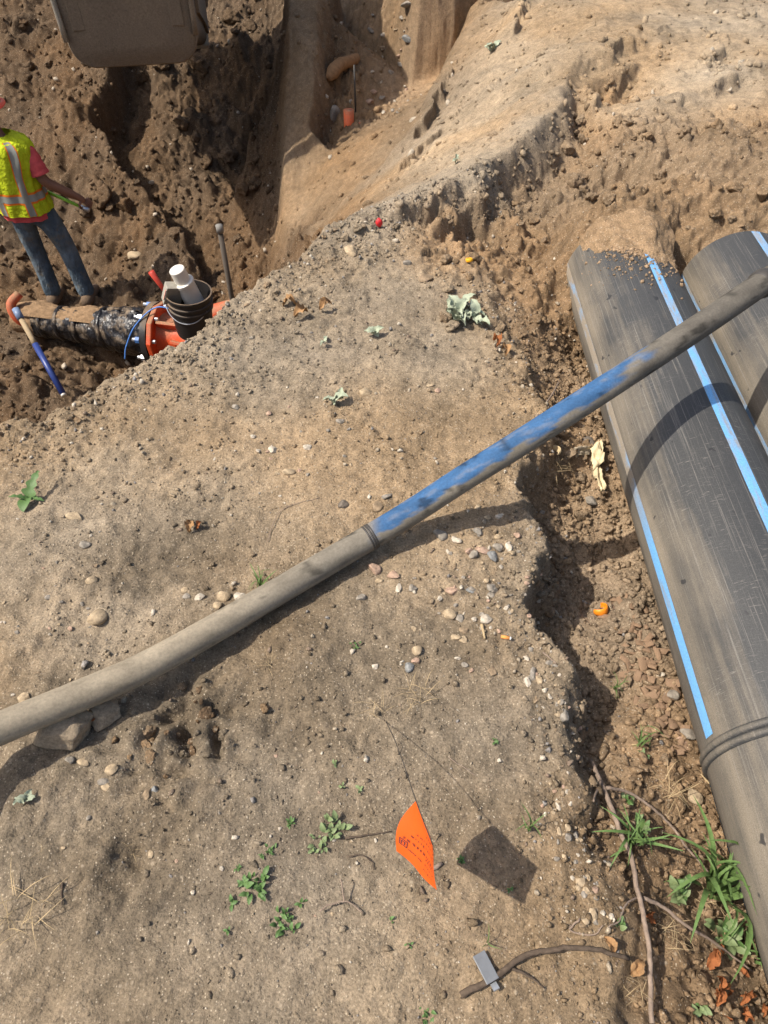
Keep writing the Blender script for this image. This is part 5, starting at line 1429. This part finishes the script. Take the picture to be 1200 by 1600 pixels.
# wilted leaves
for (px, py, s_, n_, lab) in [(724, 497, 74, 24, 'large crumpled heap of wilted pale leaves on the plateau'), (528, 632, 42, 4, 'wilted pale leaf lying in the middle of the upper plateau'), (586, 527, 32, 5, 'small wilted leaf cluster left of the large heap'),
                              (510, 538, 26, 3, 'faded leaf scrap left of the small wilted cluster'), (40, 1252, 36, 5, 'wilted pale leaf in the pipe shadow at the left edge'), (768, 82, 30, 6, 'wilted weed stuck on the sandy slab'), (712, 256, 26, 3, 'withered sprig on the dusty ridge')]:
    p = hit(px, py); p = p + np.array([0, 0, .004])
    L_ = metres(s_ * (.34 if n_ > 10 else .55), p)
    sprout('wilted_leaves', p, lab, 'leaf', WILT, n_, L_, (.0, .9), .9 if n_ > 10 else .3, 'wilted leaves', 'leaf', 1.0)
p = hit(48, 785)
sprout('leafy_sprig', p + np.array([0, 0, .01]), 'cut green leafy sprig at the left edge above the slim pipe', 'leaf', LOBED + LEAF[:1], 4, metres(42, p), (.05, .5), .1, None, 'leaf', 1.2)
# dead leaves
for (px, py, s_, pool, lab) in [(157, 1122, 24, DEADO, 'orange tan dead leaf beside the big rock'), (772, 533, 22, DEADO, 'tan dead leaf scrap, left one below the wilted heap'), (785, 546, 20, DEADM, 'brown dead leaf scrap below the wilted heap'),
                                (466, 480, 24, DEADM, 'brown leaf litter on the far plateau, left scrap'), (480, 491, 26, DEADM, 'brown leaf litter on the far plateau, middle scrap'), (500, 487, 22, DEADM, 'brown leaf litter on the far plateau, right scrap'),
                                (300, 818, 22, DEADM, 'tan dead leaf on the plateau, upper of two'), (308, 829, 14, DEADO, 'orange brown dead leaf scrap, lower of two'), (943, 1465, 24, DEADM, 'curled dead leaf left of the twig at the bottom'), (985, 1525, 30, DEADM, 'grey brown dead leaf at the bottom beside the twig'),
                                (1018, 1432, 30, DEADO, 'rust orange dead leaf under the thin twig'), (1080, 1585, 28, DEADM, 'brown leaf at the bottom near the pipe'), (1105, 1515, 34, DEADO, 'orange dead leaf above the orange heap')]:
    p = hit(px, py)
    o = link('dead_leaf', random.choice(pool)); s2 = metres(s_, p); o.scale = (s2, s2, s2); o.location = p + np.array([0, 0, .004]); o.rotation_euler = (RU(-.2, .3), RU(-.3, .3), RU(0, 6.3))
    tag(o, lab, 'dead leaf', 'dead leaves')
for k in range(14):
    p = hit(G(1140, 30), G(1560, 26)); o = link('dead_leaf', random.choice(DEADO)); s2 = metres(RU(14, 30), p); o.scale = (s2 * RU(.5, 1), s2, s2); o.location = p + np.array([0, 0, .012]); o.rotation_euler = (RU(-.4, .6), RU(-.5, .5), RU(0, 6.3))
    tag(o, 'orange dead leaf of the heap at the bottom right', 'dead leaf', 'orange leaf heap')
# straw
for (px, py, s_, n_, lab) in [(45, 1430, 100, 26, 'dry straw tuft at the lower left edge'), (590, 1106, 50, 14, 'dry straw tuft at the foot of the flag wire'), (650, 1088, 60, 22, 'brown root tuft right of the flag wire'), (420, 1040, 40, 9, 'pale straw wisp below the slim pipe'),
                              (1045, 1462, 70, 18, 'orange straw bundle right of the twig'), (1110, 1420, 80, 22, 'dry grass under the tall green grass'), (1045, 1240, 70, 26, 'dead root mat in the shallow ditch'), (870, 735, 50, 18, 'root tuft hanging at the ditch brow'), (985, 1540, 60, 14, 'straw at the bottom by the twig'), (70, 1330, 30, 5, 'few straws on the left of the near plateau'), (215, 1330, 40, 8, 'reddish straw bits in the dark hollow'), (655, 1365, 50, 3, 'pale straws under the orange flag')]:
    p = hit(px, py)
    sprout('straw_tuft', p + np.array([0, 0, .003]), lab, 'straw', STRAWM, n_, metres(s_ * .6, p), (.0, .35), .45, 'straw tufts', 'straw', 1.3)
# ------------------------------------------------------------------ twigs
def twig(name, seq, r0, r1, mat, parent, lift=.012):
    P = []
    for s_ in seq:
        p = hit(s_[0], s_[1]); P.append(p + np.array([0, 0, s_[2] if len(s_) > 2 else lift]))
    P = catmull(P, 6)
    # smooth the bumps of the ground out of a stiff stick
    for _ in range(12): P[1:-1, 2] = (P[:-2, 2] + 2 * P[1:-1, 2] + P[2:, 2]) / 4
    P[:, :2] += .0006 * rng.normal(size=(len(P), 2))
    return MB().tube(P, list(np.linspace(r0, r1, len(P))), 9).build(name, mat, parent, True)
p = hit(920, 1197)
tt = thing('branch', p, 'long bare forked branch lying in the ditch beside the grass', 'branch')
twig('stem', [(919, 1195, .025), (945, 1255, .03), (962, 1300, .03), (978, 1345, .03), (991, 1400, .03), (1004, 1450, .02), (1010, 1500, .02), (1012, 1600, .02)], .0054, .0046, M_BARK, tt)
twig('side_twig', [(943, 1238, .028), (975, 1246, .03), (1010, 1267, .03), (1040, 1300, .03), (1075, 1340, .03), (1105, 1370, .02)], .0038, .002, M_BARK, tt)
twig('side_twig', [(1000, 1408, .025), (1030, 1425, .03), (1065, 1450, .03), (1110, 1480, .03), (1170, 1520, .02)], .0042, .002, M_BARK, tt)
twig('side_twig', [(996, 1405, .02), (975, 1415), (965, 1440), (948, 1450)], .002, .0012, M_BARK, tt)
twig('side_twig', [(936, 1225, .02), (928, 1245), (925, 1255)], .003, .002, M_BARK, tt)
tt = thing('branch', hit(780, 1530), 'thick dark branch at the bottom edge under the metal plate', 'branch')
twig('stem', [(718, 1556, .01), (770, 1530, .012), (815, 1497, .012), (860, 1487, .012), (915, 1484, .012), (980, 1500, .012)], .006, .004, M_DARKBARK, tt)
twig('side_twig', [(795, 1512, .008), (830, 1530, .006), (850, 1545, .004)], .003, .001, M_DARKBARK, tt)
for (seq, r_, lab) in [(([(905, 1436), (890, 1455), (925, 1462), (940, 1447)]), .002, 'thin curved twig left of the bottom weed'), ([(837, 655, .01), (862, 622, .012), (872, 600, .012)], .0035, 'thin bare twig behind the blue stretch of pipe'), ([(985, 1167, .008), (1012, 1165, .008)], .002, 'short straw coloured stick across the shallow ditch'),
                       ([(1090, 1215, .02), (1120, 1245, .02), (1150, 1270, .02)], .002, 'dry stalk leaning to the big pipe'), ([(700, 1185), (745, 1215)], .001, 'hair thin root below the flag base'), ([(848, 1022, .006), (868, 1042, .01)], .0022, 'thin grey stick on the ditch brow'), ([(752, 978, .004), (757, 1000, .004)], .004, 'short pale stick in the gravel'),
                       ([(543, 1340, .004), (563, 1338, .006), (580, 1348, .006), (584, 1360, .004)], .0016, 'bit of dark wire left of the flag'), ([(540, 1311, .004), (575, 1306, .005), (610, 1300, .004)], .0022, 'dark root piece pointing at the flag'), ([(100, 1380, .004), (98, 1415, .004)], .0025, 'dark stick near the dry straw tuft'),
                       ([(500, 1425, .012), (520, 1415, .014), (545, 1412, .012), (568, 1430, .006)], .0018, 'reddish stalk of the bottom weed'), ([(538, 1412, .01), (536, 1390, .03), (533, 1380, .035)], .0018, 'reddish upright stalk near the bottom'), ([(660, 1365, .004), (690, 1352, .004)], .006, 'dead brown stalk under the orange flag'), ([(418, 850), (440, 800), (500, 780)], .0012, 'hair thin root on the plateau above the slim pipe')]:
    o = twig('twig', seq, r_, r_ * .6, M_DARKBARK if 'dark' in lab else (M_STRAW if 'straw' in lab or 'pale' in lab or 'dry' in lab else M_BARK), None, .004)
    tag(o, lab, 'twig', 'twigs')
# wood chips in the shallow ditch
chip_me = []
for k in range(4):
    r = np.random.default_rng(k)
    V = np.array([[x, y, z] for x in (-.5, .5) for y in (-.5, .5) for z in (-.5, .5)]) * (1 + .25 * r.normal(size=(8, 3)))
    me = mesh_np('wood_chip', V, [(0, 1, 3, 2), (4, 6, 7, 5), (0, 4, 5, 1), (2, 3, 7, 6), (0, 2, 6, 4), (1, 5, 7, 3)], False); me.materials.append(M_CHIP); chip_me.append(me)
for k in range(150):
    px, py = G(1025, 28), RU(930, 1190); px += (py - 1050) * .25
    p = hit(px, py)
    if p[0] > .76 or p[2] > -.05: continue
    s2 = metres(RU(7, 20), p)
    o = link('wood_chip', random.choice(chip_me)); o.scale = (s2, s2 * RU(.35, .6), s2 * RU(.15, .3)); o.location = p + np.array([0, 0, s2 * .12]); o.rotation_euler = (RU(-.5, .5), RU(-.5, .5), RU(0, 6.3))
    tag(o, '%s brown bark chip in the mulch beside the big pipe, %s' % ('broad' if s2 > .026 else 'small', 'far end' if py < 1010 else ('middle' if py < 1100 else 'near end')), 'wood chip', 'bark mulch chips')

# ------------------------------------------------------------------ litter
p = hit(790, 999); hd = image_dir(p, 1, .2)
tt = thing('cigarette_end', p, 'orange cigarette end lying in the gravel near the ditch', 'cigarette')
dv = np.array([math.cos(hd), math.sin(hd), 0]) * metres(8, p)
MB().tube([p - dv + np.array([0, 0, .004]), p + dv * .7 + np.array([0, 0, .004])], .0042, 12).build('filter', plain('orange_paper', (.75, .30, .08), .8), tt, True)
MB().tube([p + dv * .7 + np.array([0, 0, .004]), p + dv * 1.0 + np.array([0, 0, .004])], .0041, 12).build('paper_end', M_PVC, tt, True)
def curl(p, r_, w, a0, a1, ax_tilt, mat, name, label, cat, th=.002):
    t0 = Euler(ax_tilt).to_matrix()
    V = []; n = 20
    for k in range(n + 1):
        a = a0 + (a1 - a0) * k / n
        ww = w * (.35 + .65 * math.sin(math.pi * (.12 + .76 * k / n)))
        for s_ in (-1, -.4, .4, 1):
            V.append(np.array(p) + np.array(t0 @ Vector((math.cos(a) * r_ * (1 - .12 * s_ * s_), s_ * ww / 2, math.sin(a) * r_ * (1 - .12 * s_ * s_)))))
    F = [(k * 4 + j, k * 4 + j + 1, (k + 1) * 4 + j + 1, (k + 1) * 4 + j) for k in range(n) for j in range(3)]
    o = MB().add(V, F).build(name, mat, None, True)
    sd = o.modifiers.new('t', 'SOLIDIFY'); sd.thickness = th
    return tag(o, label, cat)
M_PEEL = plain('orange_peel', (.85, .26, .015), .45, .4, .12, 60, .3)
p = hit(934, 958)
curl(p + np.array([0, 0, .022]), metres(13, p), .028, -.9, 2.9, (1.1, 0, .3), M_PEEL, 'orange_peel', 'curl of orange peel at the shadow edge in the ditch', 'orange peel')
p = hit(733, 411)
curl(p + np.array([0, 0, .012]), metres(6, p), .016, .6, 6.0, (1.2, 0, .4), plain('yellow_peel', (.85, .42, .02), .45), 'yellow_ring', 'small yellow orange ring on the brown slope above the wilted leaves', 'litter')
p = hit(593, 354)
V, F = lump(ICO1, 3, .4, 4)
me = mesh_np('red_scrap', V, F, False); me.materials.append(plain('red_scrap_paint', (.62, .025, .03), .5))
tag(place_stone('red_scrap', me, p, (.035, .025, .045), .3, .2, .4), 'small bright red scrap on the trench rim', 'litter')
# torn cream sheet stuck in the soil beside the big pipe
def sheet(corners, mat, name, label, cat, amp=.012, n=10, seed=0):
    c = [np.array(q) for q in corners]
    r = np.random.default_rng(seed); V = []
    for j in range(n + 1):
        for i in range(n + 1):
            u_, v_ = i / n, j / n
            e = .12 * (r.random() - .5) if i in (0, n) or j in (0, n) else 0
            q = (c[0] * (1 - u_) + c[1] * u_) * (1 - v_) + (c[3] * (1 - u_) + c[2] * u_) * v_
            V.append(q + (c[1] - c[0]) * e + np.array([0, 0, amp * float(fbm(np.array([u_ * 2.]), np.array([v_ * 2.]), .7, 3, seed)[0]) * 2]))
    F = [(j * (n + 1) + i, j * (n + 1) + i + 1, (j + 1) * (n + 1) + i + 1, (j + 1) * (n + 1) + i) for j in range(n) for i in range(n)]
    o = MB().add(V, F).build(name, mat, None, True)
    sd = o.modifiers.new('t', 'SOLIDIFY'); sd.thickness = .0015
    return tag(o, label, cat)
M_CREAM = plain('cream_sheet', (.60, .50, .31), .7, .3, .25, 25, .3)
up = np.array([0, 0, .02])
sheet([hit(920, 708) + up, hit(936, 702) + up * 2.6, hit(940, 735) + up * 2.2, hit(925, 740) + up * .6], M_CREAM, 'torn_sheet', 'cream torn sheet sticking up beside the big pipe, upper piece', 'plastic sheet', seed=3)
sheet([hit(924, 742) + up * .8, hit(934, 740) + up * 1.6, hit(945, 770) + up * .8, hit(938, 772) + up * .4], M_CREAM, 'torn_sheet', 'narrow cream strip below the upper torn piece', 'plastic sheet', seed=5)
sheet([hit(895, 706) + up * .6, hit(920, 704) + up * .9, hit(922, 714) + up * .5, hit(897, 716) + up * .3], plain('dull_sheet', (.42, .35, .25), .8, .2, .25, 25), 'torn_sheet', 'dull flat scrap of sheet left of the upper torn piece', 'plastic sheet', seed=7)
p = hit(864, 712)
curl(p + np.array([-.005, 0, .02]), metres(13, p), .02, -1.2, 1.4, (1.3, .2, .3), plain('pale_bark', (.58, .45, .26), .6), 'bark_curl', 'pale curved strip hanging in the hollow under the slim pipe', 'bark')
# metal plate at the bottom
p = hit(757, 1514); hd = image_dir(p, -.5, -1)
tt = thing('metal_plate', p, 'small grey metal plate lying on the dark branch at the bottom', 'metal plate')
MB().box(p + np.array([0, 0, .016]), (metres(42, p), metres(22, p), .003), (.1, .08, hd)).build('plate', plain('grey_metal', (.2, .21, .22), .55, .4, .2, 30, metal=.4), tt, bevel=.001)
q = p + np.array([math.cos(hd), math.sin(hd), 0]) * -metres(26, p)
MB().box(q + np.array([0, 0, .012]), (metres(14, p), metres(10, p), .003), (.1, .4, hd)).build('tab', plain('grey_metal_tab', (.34, .36, .38), .45, .5, .15, 30, metal=.5), tt)
print('all built')
